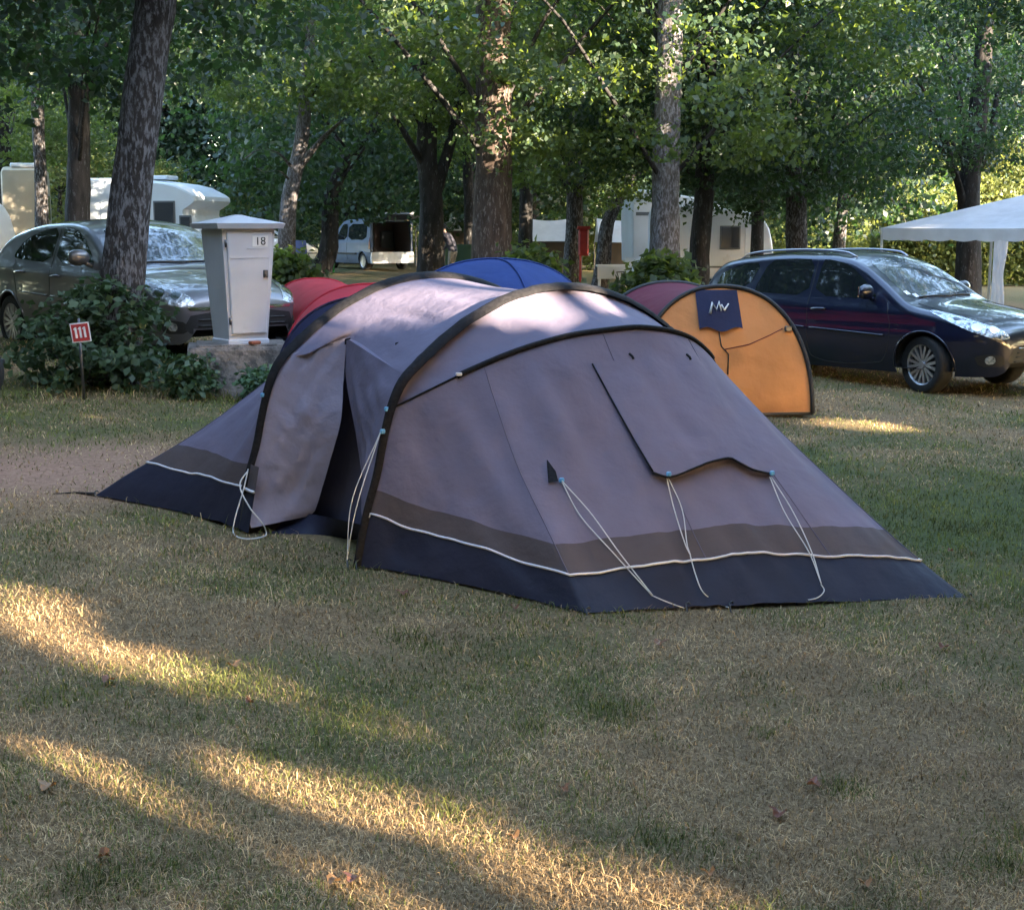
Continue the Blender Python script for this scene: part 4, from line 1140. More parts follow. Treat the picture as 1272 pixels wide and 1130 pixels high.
BASE = dict(bot=[(0, .36), (.03, .27), (.12, .22), (.6, .20), (3.4, .21), (4.0, .28), (4.16, .36)],
            wid=[(0, .56), (.03, .64), (.10, .715), (.22, .775), (.42, .825), (.75, .858), (1.2, .868), (3.0, .868), (3.6, .835), (3.95, .77), (4.1, .69), (4.16, .6)],
            belt=[(0, .86), (1.0, .90), (3.0, .97), (4.16, 1.02)], wx=(.86, 3.40), wz=.305, wr=.31, warch=.36, halfw=.86)
def compact(name, loc, ang, label, wagon, pm, steer, group=None):
    rt = root(name, loc, label, 'car', group, rz=ang)
    sp = dict(BASE)
    if wagon:
        sp['top'] = [(0, .62), (.02, .69), (.08, .745), (.25, .81), (.5, .875), (.8, .93), (1.0, .965), (1.1, 1.0), (1.45, 1.215), (1.75, 1.385), (2.0, 1.468), (2.3, 1.50), (2.8, 1.502), (3.3, 1.47), (3.75, 1.405), (3.92, 1.30), (4.06, 1.05), (4.13, .9), (4.16, .62)]
    else:
        sp['top'] = [(0, .60), (.02, .67), (.08, .73), (.25, .80), (.5, .865), (.8, .925), (1.0, .96), (1.1, 1.0), (1.45, 1.21), (1.75, 1.375), (2.0, 1.45), (2.3, 1.478), (2.7, 1.47), (3.2, 1.41), (3.6, 1.31), (3.85, 1.12), (4.0, .95), (4.1, .85), (4.16, .62)]
    sp.update(paint=pm, steer=steer)
    c = Car(rt, sp)
    # glass
    c.topd('windscreen', [(1.10, -.64), (1.10, .64), (1.80, .545), (1.86, .25), (1.875, 0), (1.86, -.25), (1.80, -.545), (1.12, -.66)] if False else [(1.07, 0), (1.10, .40), (1.18, .66), (1.50, .60), (1.80, .53), (1.85, .25), (1.86, 0), (1.85, -.25), (1.80, -.53), (1.50, -.60), (1.18, -.66), (1.10, -.40)], M['screen'], eps=.003)
    for sd in (1, -1):
        if wagon:
            wins = [[(1.47, .985), (1.62, 1.13), (1.92, 1.345), (2.20, 1.40), (2.31, 1.40), (2.33, .995)], [(2.42, .995), (2.41, 1.40), (2.75, 1.405), (3.06, 1.375), (3.20, 1.04), (3.14, 1.01)], [(3.30, 1.06), (3.17, 1.36), (3.50, 1.325), (3.78, 1.22), (3.84, 1.10), (3.8, 1.07)]]
        else:
            wins = [[(1.47, .98), (1.62, 1.12), (1.92, 1.325), (2.20, 1.375), (2.31, 1.375), (2.33, .99)], [(2.42, .99), (2.41, 1.375), (2.8, 1.345), (3.15, 1.235), (3.32, 1.08), (3.28, 1.03)]]
        for w in wins: c.side('side_window', w, M['glass'], sd, eps=.003)
        c.seam('door_seam', [(1.34, .95), (1.27, .70), (1.30, .45), (1.42, .30), (2.30, .30), (2.375, .60), (2.375, 1.40)], sd, .004)
        c.seam('door_seam', [(2.375, .30), (2.95, .30), (3.10, .48), (3.20, .75), (3.26, 1.02)], sd, .004)
        c.seam('rubbing_strip', [(1.34, .60), (2.34, .64)], sd, .011, pm, .006)
        c.seam('rubbing_strip', [(2.41, .642), (3.0, .665)], sd, .011, pm, .006)
        c.mirror(1.53, 1.0, sd, pm)
        c.handle(2.22, .855, sd, pm); c.handle(3.05, .885, sd, pm)
        # swept headlamp
        hl = c.oblique('headlight', [(.44, .615), (.60, .605), (.84, .685), (1.02, .785), (1.15, .872), (1.10, .888), (.92, .845), (.70, .765), (.50, .69)] if wagon else [(.42, .60), (.62, .585), (.80, .65), (.95, .77), (1.0, .86), (.88, .855), (.68, .775), (.48, .69)], R(38), M['lamp'], sd, eps=.006)
        for pc in (.62, .78): c.oblique('lamp_reflector', [(pc + .05 * math.cos(a), .60 + pc * .165 + .038 * math.sin(a)) for a in np.linspace(0, 6.28, 13)[:-1]], R(38), M['chrome'], sd, eps=.010, parent=hl, chaikin=0, step=.03)
        fs = c.oblique('fog_lamp_surround', [(.50, .33), (.74, .32), (.80, .43), (.66, .46), (.52, .44)], R(38), M['plast'], sd, eps=.005)
        c.oblique('fog_lamp', [(.65 + .050 * math.cos(a), .395 + .045 * math.sin(a)) for a in np.linspace(0, 6.28, 13)[:-1]], R(38), M['lamp'], sd, eps=.012, step=.03, chaikin=0)
        c.oblique('tail_light', [(0, 0), (.1, 0), (.1, .1)], R(38), M['redlamp'], sd) if False else None
        c.side('tail_light', [(3.86, .86), (3.96, .80), (4.10, .86), (4.08, 1.02), (4.0, 1.08), (3.9, 1.0)], M['redlamp'], sd, eps=.005)
        if wagon:
            pts = [c.bvh.ray_cast(Vector((x, sd * y_, 3)), Vector((0, 0, -1)))[0] for x, y_ in ((1.98, .50), (2.1, .52), (2.6, .53), (3.2, .525), (3.55, .505), (3.66, .49))]
            pts = [p + Vector((0, 0, h)) for p, h in zip(pts, (-.005, .035, .045, .045, .035, -.005))]
            mb = MB(); mb.tube(smooth_path(pts, 30), .013, 8); build('roof_rail', mb, M['chrome'] if pm is not M['paintdark'] else M['alloy'], rt, True, world=False)
    # nose
    if wagon:
        c.front('lower_grille', [(-.55, .34), (.55, .34), (.60, .40), (.46, .545), (-.46, .545), (-.60, .40)], M['plast'], eps=.006)
        for k in range(4):
            pts = [c.bvh.ray_cast(Vector((-3, y, .375 + .045 * k)), Vector((1, 0, 0)))[0] for y in np.linspace(-.5 + .03 * k, .5 - .03 * k, 21)]
            mb = MB(); mb.tube([p + Vector((-.01, 0, 0)) for p in pts if p], .007, 5); build('grille_bar', mb, M['plast'] if k != 3 else M['chrome'], rt, True, world=False)
    else:
        c.front('lower_grille', [(-.56, .30), (.56, .30), (.66, .38), (.58, .535), (-.58, .535), (-.66, .38)], M['plast'], eps=.006)
        for k in range(3):
            pts = [c.bvh.ray_cast(Vector((-3, y, .34 + .06 * k)), Vector((1, 0, 0)))[0] for y in np.linspace(-.52, .52, 21)]
            mb = MB(); mb.tube([p + Vector((-.01, 0, 0)) for p in pts if p], .008, 5); build('grille_bar', mb, M['plast'], rt, True, world=False)
        c.front('bumper_strip', [(-.60, .555), (.60, .555), (.62, .585), (-.62, .585)], M['chrome'], eps=.008, chaikin=0)
    h = c.bvh.ray_cast(Vector((-3, 0, .42)), Vector((1, 0, 0)))[0]
    mb = MB(); mb.box(h + Vector((-.02, 0, .0)), (.012, .52, .11), bev=.004); pl_ = build('number_plate', mb, M['plate'], rt, world=False)
    h = c.bvh.ray_cast(Vector((.10, 0, 3)), Vector((0, 0, -1)))[0]
    mb = MB(); mb.lathe([(.001, .012), (.04, .010), (.052, 0)], 20, (h.x, 0, h.z)); build('bonnet_badge', mb, M['chrome'], rt, True, world=False)
    # wipers
    for y0, y1 in ((.52, -.05), (-.05, -.50)):
        pts = []
        for y in np.linspace(y0, y1, 9):
            hh = c.bvh.ray_cast(Vector((1.10 + .05 * abs(math.sin(y * 2)), y, 3)), Vector((0, 0, -1)))[0]; pts.append(hh + Vector((0, 0, .012)))
        mb = MB(); mb.tube(pts, .009, 5); build('wiper', mb, M['plast'], rt, True, world=False)
    hd = [c.bvh.ray_cast(Vector((x, y, 3)), Vector((0, 0, -1)))[0] for x, y in ((1.06, -.66), (.8, -.67), (.5, -.63), (.25, -.52))]
    for sgn in (1, -1):
        mb = MB(); mb.tube([(p.x, p.y * sgn, p.z) for p in [q + Vector((0, 0, 0)) for q in hd]], .004, 5); build('bonnet_seam', mb, M['plast'], rt, True, world=False)
    return c
def heading(xd):   # world direction of the car's nose-to-tail axis
    return math.atan2(xd[1], xd[0])
def place(xd, px, py, lx, ly):
    """car origin such that its local (lx, ly) stands on the ground under pixel (px, py)"""
    w = gp(px, py); a = heading(xd); c, s = math.cos(a), math.sin(a)
    x, y = w[0] - (lx * c - ly * s), w[1] - (lx * s + ly * c)
    return (x, y, w[2] - .01), a
loc, a = place((-.66, .75), 1147, 487, .86, .80)
bc = compact('estate_car', loc, a, 'dark navy black estate car with roof rails parked on the right', True, M['paintdark'], R(-14))
# stickers inside the screen
for (x, y) in ((1.22, .60), (1.16, .52)):
    bc.topd('screen_sticker', [(x, y - .035), (x + .06, y - .035), (x + .06, y + .035), (x, y + .035)], M['plate'], eps=.006, chaikin=0)
loc, a = place((-.70, .71), 302, 452, .0, 0)
loc = (loc[0], loc[1], loc[2] + .02)
sc_ = compact('hatchback_car', loc, a, 'silver grey hatchback parked behind the leaning trunk and white box', False, M['paintgrey'], 0)
sc_.rt.scale = (1.06,) * 3

# ------------------------------------------------------------------ numbered electricity pillar on its concrete plinth
def text_mesh(name, s_, size, m, parent, loc, r, u, depth=.002, shear=0.0):
    cu = bpy.data.curves.new(name, 'FONT'); cu.body = s_; cu.size = size; cu.extrude = depth; cu.align_x = 'CENTER'; cu.align_y = 'CENTER'; cu.shear = shear
    tmp = bpy.data.objects.new(name, cu)
    C.objects.link(tmp)
    dg = bpy.context.evaluated_depsgraph_get()
    me = bpy.data.meshes.new_from_object(tmp.evaluated_get(dg))
    bpy.data.objects.remove(tmp); me.name = name
    o = link(name, me, m, parent, False)
    if not me.materials: me.materials.append(m)
    r, u = Vector(r).normalized(), Vector(u).normalized(); n = r.cross(u)
    mt = Matrix((r, u, n)).transposed().to_4x4(); mt.translation = Vector(loc) - ORIG.get(parent.name, Vector((0, 0, 0)))
    o.matrix_basis = mt
    return o
M['boxpaint'] = vary(mat('pale grey blue painted metal', (.47, .48, .52), .5), 3, .08, .15, 60, second=(.36, .37, .40), thr=(.6, .75), sscale=3)
M['concrete'] = vary(mat('weathered concrete', (.19, .165, .15), .9, spec=.2), 9, .35, .8, 30, second=(.09, .085, .08), thr=(.5, .62), sscale=12, dist=.02)
M['ink'] = mat('black lettering', (.01, .01, .01), .6)
M['red'] = vary(mat('red sign paint', (.34, .022, .025), .5), 10, .15)
M['lockm'] = mat('lock metal', (.12, .12, .13), .4, .8)
bx = gp(292, 492); BX = np.array([bx[0], bx[1] + .35, bx[2]])
yaw = R(33)
fn = np.array([math.sin(yaw), -math.cos(yaw), 0]); fr = np.array([math.cos(yaw), math.sin(yaw), 0])      # front normal, to its right
rt = root('concrete_plinth', BX, 'low weathered concrete plinth under the white numbered box', 'plinth')
mb = MB(); mb.box(BX + UP * .13, (1.02, .74, .62), rz=R(12), taper=.95, bev=.03); build('base', mb, M['concrete'], rt)
mb = MB(); mb.box(BX + UP * .445, (.80, .60, .03), rz=R(12), bev=.008); build('capping', mb, M['concrete'], rt)
for k_, w_ in ((230, .12), (260, .10), (285, .10), (310, .10), (335, .10)):
    q_ = gp(k_, 497); ROUGH.append((q_[0], q_[1], (w_ * 1.4, .16)))
for k_ in (30, 60, 95, 130, 165, 200): q_ = gp(k_, 494); ROUGH.append((q_[0], q_[1], (.16, .14)))
KEEP_OFF.append([tuple(BX[:2] + np.array(d)) for d in ((-.5, -.42), (.5, -.2), (.5, .42), (-.5, .3))])
zb = BX[2] + .46; zt = at(300, 282, BX[1])[2]; hh = zt - zb
PIL = root('electric_pillar', (BX[0], BX[1], zb), 'pale grey tapered metal box numbered 18 standing on the plinth', 'utility box')
w0, w1 = .185, .255
def bxp(a, b, h, k=0.0):
    w = w0 + (w1 - w0) * h; return BX[:2].tolist() + [0] if False else np.array([BX[0], BX[1], 0]) + fr * (a * (w + k)) + fn * (b * (w + k)) + UP * (zb + hh * h)
def ring(h, k=0.0): return [bxp(-1, -1, h, k), bxp(1, -1, h, k), bxp(1, 1, h, k), bxp(-1, 1, h, k)]
mb = MB(); rs_ = [ring(0, .012), ring(.03, .010), ring(.04, 0), ring(.97, 0), ring(1, -.02)]
mb.grid([[tuple(p) for p in r] for r in rs_], close=True); build('cabinet', mb, M['boxpaint'], PIL)
mb = MB(); k0 = .058
mb.grid([[tuple(p) for p in r] for r in (ring(.985, -.05), ring(.985, k0), ring(1.03, k0 + .012), [p for p in ring(1.035, k0 - .004)], [p for p in ring(1.085, -.17)], ring(1.105, -.235), ring(1.107, -.30))], close=True)
build('roof', mb, M['boxpaint'], PIL)
# door, a raised tapered leaf on the front
def face(a, h, out): # a in -1..1 along the front face
    w = w0 + (w1 - w0) * h; return np.array([BX[0], BX[1], 0]) + fr * (a * w) + fn * (w + out) + UP * (zb + hh * h)
def slab(a0, a1, h0, h1, o0, o1, bev=.012):
    mb = MB(); q = [(a0, h0), (a1, h0), (a1, h1), (a0, h1)]
    da, dh = bev / .22, bev / hh
    i_ = [(a0 + da, h0 + dh), (a1 - da, h0 + dh), (a1 - da, h1 - dh), (a0 + da, h1 - dh)]
    mb.grid([[tuple(face(a, h, o0)) for a, h in q], [tuple(face(a, h, o1 - bev * .5)) for a, h in q], [tuple(face(a, h, o1)) for a, h in i_]], close=True)
    mb.add([face(a, h, o1) for a, h in i_], [(0, 1, 2, 3)]); return mb
DOOR = build('door', slab(-.86, .88, .085, .955, -.004, .022), M['boxpaint'], PIL)
build('door_rib', slab(-.80, .80, .735, .742, .021, .026, .002), M['boxpaint'], DOOR)
build('number_plaque', slab(.10, .72, .83, .925, .021, .025, .002), M['white'], DOOR)
text_mesh('number_lettering', '18', .105, M['ink'], DOOR, face(.42, .877, .0265), fr, UP, .001)
build('label_rib', slab(-.10, .72, .812, .820, .021, .027, .002), M['boxpaint'], DOOR)
mb = MB(); p = face(.68, .60, .028); mb.box(p, (.045, .02, .07), rz=yaw, bev=.006); mb.box(p + fn * .012 - UP * .012, (.02, .02, .03), rz=yaw, bev=.004); build('lock', mb, M['lockm'], DOOR)
for h in (.20, .86):
    mb = MB(); mb.tube([face(-.90, h - .03, .012), face(-.90, h + .03, .012)], .012, 8); build('hinge', mb, M['lockm'], DOOR, True)
mb = MB(); mb.box(np.array([BX[0], BX[1], 0]) + fr * (-.19) + fn * .30 + UP * (BX[2] + .475), (.11, .06, .03), rz=.7, bev=.01)
mb.v = [(x + .2 * fr[0], y + .2 * fr[1], z) for x, y, z in mb.v]
tag(build('brick_fragment', mb, vary(mat('broken brick', (.30, .09, .045), .9), 20, .3)), 'small broken orange brick lying at the foot of the white box', 'brick')

# ------------------------------------------------------------------ shrub with its red sign
def shrub(c, r, h, n, size, seed, label, m, cat='bush', nst=14, name='leafy_bush', under=True):
    rs = np.random.RandomState(seed); rt = root(name, c, label, cat)
    c = np.array(c); ncl = max(20, n // 26)
    th = rs.rand(ncl) * 6.283; q = rs.rand(ncl) ** .5; zz = rs.rand(ncl)
    prof = np.sqrt(np.clip(1 - (zz * .95) ** 2.2, 0, 1)) * (.85 + .15 * zz)
    cl = np.stack([q * prof * r * np.cos(th), q * prof * r * np.sin(th), .04 + zz * h * (.8 + .3 * rs.rand(ncl))], -1)
    cl[:, :2] *= (.78 + .42 * rs.rand(ncl) ** 2)[:, None]; cl[:, 2] *= .85 + .3 * vn(cl[:, 0] * 2, cl[:, 1] * 2, 1, seed)
    k = np.repeat(np.arange(ncl), 26); p = cl[k] + rs.normal(size=(len(k), 3)) * np.array([.09, .09, .05]) * (size / .09)
    p[:, 2] = np.maximum(p[:, 2], .02)
    out = p / (np.linalg.norm(p, axis=1, keepdims=True) + 1e-6)
    P = leaves_at(p, size, rs, .7, out, .5); N_ = len(P)
    me = fast_mesh('foliage', P.reshape(-1, 3), np.arange(N_ * 4).reshape(N_, 4)); link('foliage', me, m, rt, False)
    mb = MB()
    for i in range(nst):
        t_ = cl[rs.randint(ncl)]; s_ = np.array([rs.normal() * .12 * r, rs.normal() * .12 * r, -.03])
        mb.tube(smooth_path([c + s_, c + (s_ + t_) * .5 + rs.normal(size=3) * .04, c + t_], 7), list(np.linspace(.012, .004, 7)), 5)
    build('stems', mb, M['bark'], rt, True)
    return rt
b_ = gp(122, 484)
shrub((b_[0], b_[1] + .32, b_[2]), .92, .76, 3400, .085, 21, 'dark green leafy shrub at the foot of the leaning trunk', M['leafbush'])
b2 = at(355, 345, 31); shrub((b2[0], 31, GZ(b2[0], 31)), .75, .85, 1800, .16, 22, 'green leafy plant just right of the white box', M['leaf'], 'plant', name='leafy_plant')
b2 = at(645, 330, 27); shrub((b2[0] + .3, 27, GZ(b2[0], 27)), .9, 1.15, 1500, .15, 23, 'light green loose plant right of the blue tent', M['leaf'], 'plant', name='leafy_plant')
b2 = at(822, 340, 26); shrub((b2[0], 26, GZ(b2[0], 26)), 1.05, 1.05, 3000, .16, 24, 'green bush at the foot of the pale speckled trunk', M['leaf'])
b3 = gp(238, 496); shrub((b3[0], b3[1], b3[2]), .30, .34, 700, .07, 26, 'low weeds growing against the left end of the concrete plinth', M['leafbush'], 'weeds', 5, 'low_weeds')
b3 = gp(318, 499); shrub((b3[0], b3[1], b3[2]), .26, .22, 420, .06, 27, 'small weeds under the front of the white numbered box', M['leafbush'], 'weeds', 5, 'low_weeds')
sg = at(100, 413, 12.42)
SG = root('pitch_sign', gz(sg), 'small red square sign with white border reading 111 in the shrub', 'sign')
sr = np.array([math.cos(R(8)), math.sin(R(8)) , .10]); sr /= np.linalg.norm(sr); su = np.array([-.11, -.05, 1.]); su /= np.linalg.norm(su); sn_ = np.cross(sr, su)
mb = MB(); k = .080; mb.prism([(-k, -k * 1.05), (k, -k * 1.05), (k, k * 1.05), (-k, k * 1.05)], sg, sr, su, sn_, -.008); build('border', mb, M['white'], SG)
k = .070; mb = MB(); mb.prism([(-k, -k * 1.05), (k, -k * 1.05), (k, k * 1.05), (-k, k * 1.05)], sg + sn_ * .004, sr, su, sn_, -.003); build('panel', mb, M['red'], SG)
for k in (-1, 0, 1):
    mb = MB(); x = k * .037
    mb.prism([(x - .009, -.045), (x + .009, -.045), (x + .009, .048), (x - .004, .048), (x - .019, .033), (x - .016, .026), (x - .009, .031)], sg + sn_ * .0065, sr, su, sn_, -.002); build('digit', mb, M['white'], SG)
mb = MB(); mb.tube([gz(sg + np.array([.0, .02, 0]), -.05), sg - sn_ * .02 + su * .12], .013, 8); build('stake', mb, M['lockm'], SG, True)

# ------------------------------------------------------------------ smaller tents
def dome(name, c, r, h, label, m, edge, seed, squash=1.0, rz=0.0, np_=4):
    rt = root(name, c, label, 'tent'); rs = np.random.RandomState(seed); c = np.array(c); rows = []
    for i in range(25):
        a = math.pi / 2 * i / 24; row = []
        for k in range(64):
            b = 2 * math.pi * k / 64 + rz
            q = math.cos(a) ** .85; lob = 1 - .10 * abs(math.sin((b - rz) * np_ / 2)) * math.cos(a) ** .5
            z = h * math.sin(a) * (1 - .07 * abs(math.sin((b - rz) * np_ / 2)) * math.sin(2 * a))
            w = 1 + .012 * (rs.rand() - .5)
            row.append((c[0] + r * q * lob * w * math.cos(b), c[1] + r * q * lob * w * squash * math.sin(b), c[2] + z))
        rows.append(row)
    mb = MB(); mb.grid(rows, close=True); build('flysheet', mb, m, rt, True)
    for k in range(np_ // 2):
        b = rz + math.pi * k / (np_ / 2); pts = []
        for a in np.linspace(0, math.pi, 41):
            q = abs(math.cos(a)) ** .85 * (1 if a < math.pi / 2 else -1)
            pts.append((c[0] + (r * q + .0) * math.cos(b), c[1] + r * q * squash * math.sin(b), c[2] + h * math.sin(a) + .012))
        mb = MB(); mb.tube(pts, .012, 6); build('pole', mb, edge, rt, True)
    return rt
M['blue'] = fabric('blue tent cloth', (.018, .042, .16), .15)
M['bluedark'] = fabric('navy tent cloth', (.018, .022, .060), .08)
M['redcloth'] = fabric('red tent cloth', (.48, .032, .05), .15)
M['maroon'] = fabric('maroon tent cloth', (.13, .018, .035), .12)
M['orange'] = fabric('orange tent cloth', (.62, .27, .10), .22, bump=.7, tcol=(.75, .25, .06))
M['trim'] = mat('black tent trim', (.012, .012, .014), .6)
p = at(616, 322, 20.5)
dome('dome_tent', (p[0], 20.5, GZ(p[0], 20.5)), 1.5, p[2] - GZ(p[0], 20.5), 'bright blue dome tent just behind the big grey tent', M['blue'], M['blue'], 31, rz=.35)
def hoop(c, d, w, h, n=41, pw=.8):
    """arch of width w and height h standing at c across direction d"""
    d = np.array([d[0], d[1], 0]) / np.hypot(d[0], d[1]); out = []
    for a in np.linspace(math.pi, 0, n):
        ca = math.cos(a); s_ = math.sin(a)
        out.append(np.array(c) + d * (w / 2) * math.copysign(abs(ca) ** pw, ca) + UP * h * s_ ** .9)
    return out
# red and navy tent: two hoops one behind the other
RT = root('camping_tent', (-1.3, 14.2, GZ(-1.3, 14.2)), 'red roofed tent with navy lower sides half hidden behind the grey tent', 'tent')
def hp(px, top, y, w):
    c_ = at(px, top, y); g_ = GZ(c_[0], y); return hoop((c_[0], y, g_), (1, .10), w, c_[2] - g_)
HS = [hp(468, 368, 13.0, 1.86), hp(466, 353, 13.5, 1.80), hp(456, 366, 15.5, 1.25), hp(392, 346, 17.8, 1.35), hp(390, 360, 18.5, 1.0)]
for nm, sl, m in (('lower_side', slice(0, 8), 'bluedark'), ('roof', slice(7, 34), 'redcloth'), ('lower_side', slice(33, 41), 'bluedark')):
    rows = []
    for H_ in range(4):
        for v in np.linspace(0, 1, 7)[:(7 if H_ == 3 else 6)]: rows.append([tuple(a * (1 - v) + b * v) for a, b in zip(HS[H_][sl], HS[H_ + 1][sl])])
    mb = MB(); mb.grid(rows); build(nm, mb, M[m], RT, True)
c0 = (HS[0][0] + HS[0][-1]) / 2
noseL = [np.array([c0[0] + .70 * math.cos(a), c0[1] - .60 * math.sin(a) - .05, c0[2] + .02]) for a in np.linspace(math.pi, 0, 41)]
mb = MB(); mb.grid([[tuple(a * (1 - v) + b * v) for a, b in zip(HS[0], noseL)] for v in np.linspace(0, 1, 13)]); build('end_panel', mb, M['bluedark'], RT, True)
c1 = (HS[4][0] + HS[4][-1]) / 2 + UP * .02
mb = MB(); mb.grid([[tuple(a * (1 - v) + c1 * v) for a in HS[4]] for v in np.linspace(0, 1, 6)]); build('back_panel', mb, M['redcloth'], RT, True)
for H_ in (HS[0], HS[1], HS[3]):
    mb = MB(); mb.tube([p + UP * .004 for p in H_], .012, 6); build('pole', mb, M['bluedark' if H_ is HS[0] else 'redcloth'], RT, True)
# orange tent: half-moon front, maroon body behind
oz = 12.9
OR = gp(1009, 519); ol = at(790, 519, 13.0); ol = gz(ol)
od = (OR - ol); od[2] = 0; ow = np.linalg.norm(od); od /= ow; on = np.array([od[1], -od[0], 0])
OT = root('pop_up_tent', gz((OR + ol) / 2), 'orange fronted tent with black window flap and maroon body beside the black car', 'tent')
oc = gz((OR + ol) / 2, .01); ohh = at(893, 356, 13.2)[2] - oc[2]
def ohoop(c, w, h, lean, n=61):
    out = []
    for a in np.linspace(math.pi, 0, n):
        ca, s_ = math.cos(a), math.sin(a)
        x = (w / 2) * math.copysign(abs(ca) ** .90, ca); z = h * s_ ** .82
        out.append(c + od * x + UP * z - on * lean * (z / h) ** 1.3)
    return out
F_ = ohoop(oc, ow, ohh, .28)
B_ = ohoop(gz(oc - on * 1.3 - od * .28), ow * 1.05, ohh * .98, .1)
rows = []
zmx = ohh
def opan(x, z):
    """point of the front panel, x in -1..1 across the width at that height"""
    zz = np.clip(z / ohh, 0, 1); half = (ow / 2) * (max(0, 1 - zz ** (2 / .82))) ** (.45)
    return oc + od * half * x + UP * z + on * (.06 * (1 - x * x) * math.sin(math.pi * min(1, zz)) - .28 * zz ** 1.3) + on * .02 * (vn(x * 2.5 + 4, z * 4, 1, 44) - .5) * 2 * (1 - abs(x))
for z in np.r_[np.linspace(0, ohh * .9, 26), np.linspace(ohh * .92, ohh * .999, 8)]: rows.append([tuple(opan(x, z)) for x in np.linspace(-1, 1, 41)])
mb = MB(); mb.grid(rows); build('front_panel', mb, M['orange'], OT, True)
mb = MB(); mb.tube([p + on * .01 for p in F_], .021, 8); mb.tube([F_[0], F_[0] * .5 + F_[-1] * .5 + on * .06, F_[-1]], .016, 6); build('black_edging', mb, M['trim'], OT, True)
rows = []
for v in np.linspace(0, 1, 13): rows.append([tuple(a * (1 - v) + b * v - UP * .06 * math.sin(math.pi * v) * math.sin(math.pi * k / 60)) for k, (a, b) in enumerate(zip(F_, B_))])
mb = MB(); mb.grid([r[:36] for r in rows]); build('body', mb, M['maroon'], OT, True)
mb = MB(); mb.grid([r[35:] for r in rows]); build('side_panel', mb, M['bluedark'], OT, True)
mb = MB(); mb.tube([p for p in B_], .022, 8); build('rear_edging', mb, M['trim'], OT, True)
mb = MB(); bc_ = gz(oc - on * 1.75 - od * .3); mb.grid([[tuple(a * (1 - v) + (bc_ + od * ow * .45 * (2 * k / 60 - 1)) * v) for k, a in enumerate(B_)] for v in np.linspace(0, 1, 9)]); build('rear_panel', mb, M['bluedark'], OT, True)
# window flap with its white mark
bm_ = MB(); bm_.grid(rows[:2])
def onfront(px, py, e):
    P = oc - on * .15
    q = on_plane(px, py, P, on); x0 = np.dot(q - oc, od); z = q[2] - oc[2]
    for _ in range(4):
        zz = np.clip(z / ohh, 0, 1); half = (ow / 2) * (max(1e-3, 1 - zz ** (2 / .82))) ** .45
        pp = opan(np.clip(x0 / half, -1, 1), z); q = on_plane(px, py, pp, on); x0 = np.dot(q - oc, od); z = q[2] - oc[2]
    return pp + on * e
rows = []
for v in np.linspace(0, 1, 13):
    rows.append([tuple(onfront((863 + (868 - 863) * v) * (1 - u) + (915 + (922 - 915) * v) * u, 360 + (409 - 360) * v - (3 if v == 1 else 0) * math.sin(u * 9), .012 + .02 * v)) for u in np.linspace(0, 1, 13)])
mb = MB(); mb.grid(rows); FLP = build('window_flap', mb, M['bluedark'], OT, True)
mark = [(881, 389), (884, 376), (889, 385), (892, 375), (895, 386)], [(895, 378), (899, 385), (904, 377)]
mb = MB()
for sk in mark[:1]: mb.tube([onfront(x, y, .036) for x, y in sk], [.012, .015, .012, .014, .008], 5)
build('flap_mark', mb, M['white'], FLP, True)
mb = MB()
for sk in mark[1:]: mb.tube([onfront(x, y, .036) for x, y in sk], [.008, .014, .007], 5)
build('flap_mark', mb, M['white'], FLP, True)
mb = MB(); mb.tube([onfront(x, y, .006) for x, y in ((893, 412), (896, 430), (905, 440), (904, 465))], .006, 5); build('zip_seam', mb, M['trim'], OT, True)
mb = MB(); mb.tube([onfront(x, y, .003) for x, y in ((900, 434), (930, 428), (957, 416), (972, 408))], .004, 5); build('zip_seam', mb, M['maroon'], OT, True)
mb = MB(); p = onfront(978, 408, .03); mb.box(p, (.07, .03, .05), rz=.3, bev=.01); build('edge_buckle', mb, M['lockm'], OT)
KEEP_OFF.append([tuple(q_[:2]) for q_ in (ol, OR, OR - on * 2, ol - on * 2)])

# ------------------------------------------------------------------ vehicles farther off
def far_ground(px, y): p = at(px, 300, y); return np.array([p[0], y, GZ(p[0], y)])
# silver van with its tailgate up
xd = np.array([.52, -.854]); a = math.atan2(xd[1], xd[0]); yl = np.array([-xd[1], xd[0]])
vy = 50.0
near_rear = far_ground(459, vy)            # near rear corner (side away from +y is the visible one)
vo = near_rear[:2] - xd * 4.05 + yl * .82
VAN = root('small_van', (vo[0], vo[1], GZ(vo[0], vo[1]) - .02), 'small silver blue van parked far back with its tailgate open', 'van', rz=a)
vs = dict(top=[(0, .60), (.03, .70), (.12, .80), (.35, .90), (.75, .99), (.9, 1.05), (1.15, 1.32), (1.45, 1.60), (1.75, 1.75), (2.2, 1.80), (3.2, 1.80), (4.0, 1.77), (4.1, 1.76)],
          bot=[(0, .34), (.1, .24), (.6, .22), (4.1, .24)], wid=[(0, .55), (.05, .66), (.2, .76), (.5, .82), (4.1, .82)], belt=[(0, 1.0), (4.1, 1.04)],
          wx=(.80, 3.45), wz=.30, wr=.30, warch=.35, halfw=.82, tumble=.14, crown=.05, rc=.10, open_tail=True, paint=M['paintsilver'])
vc = Car(VAN, vs)
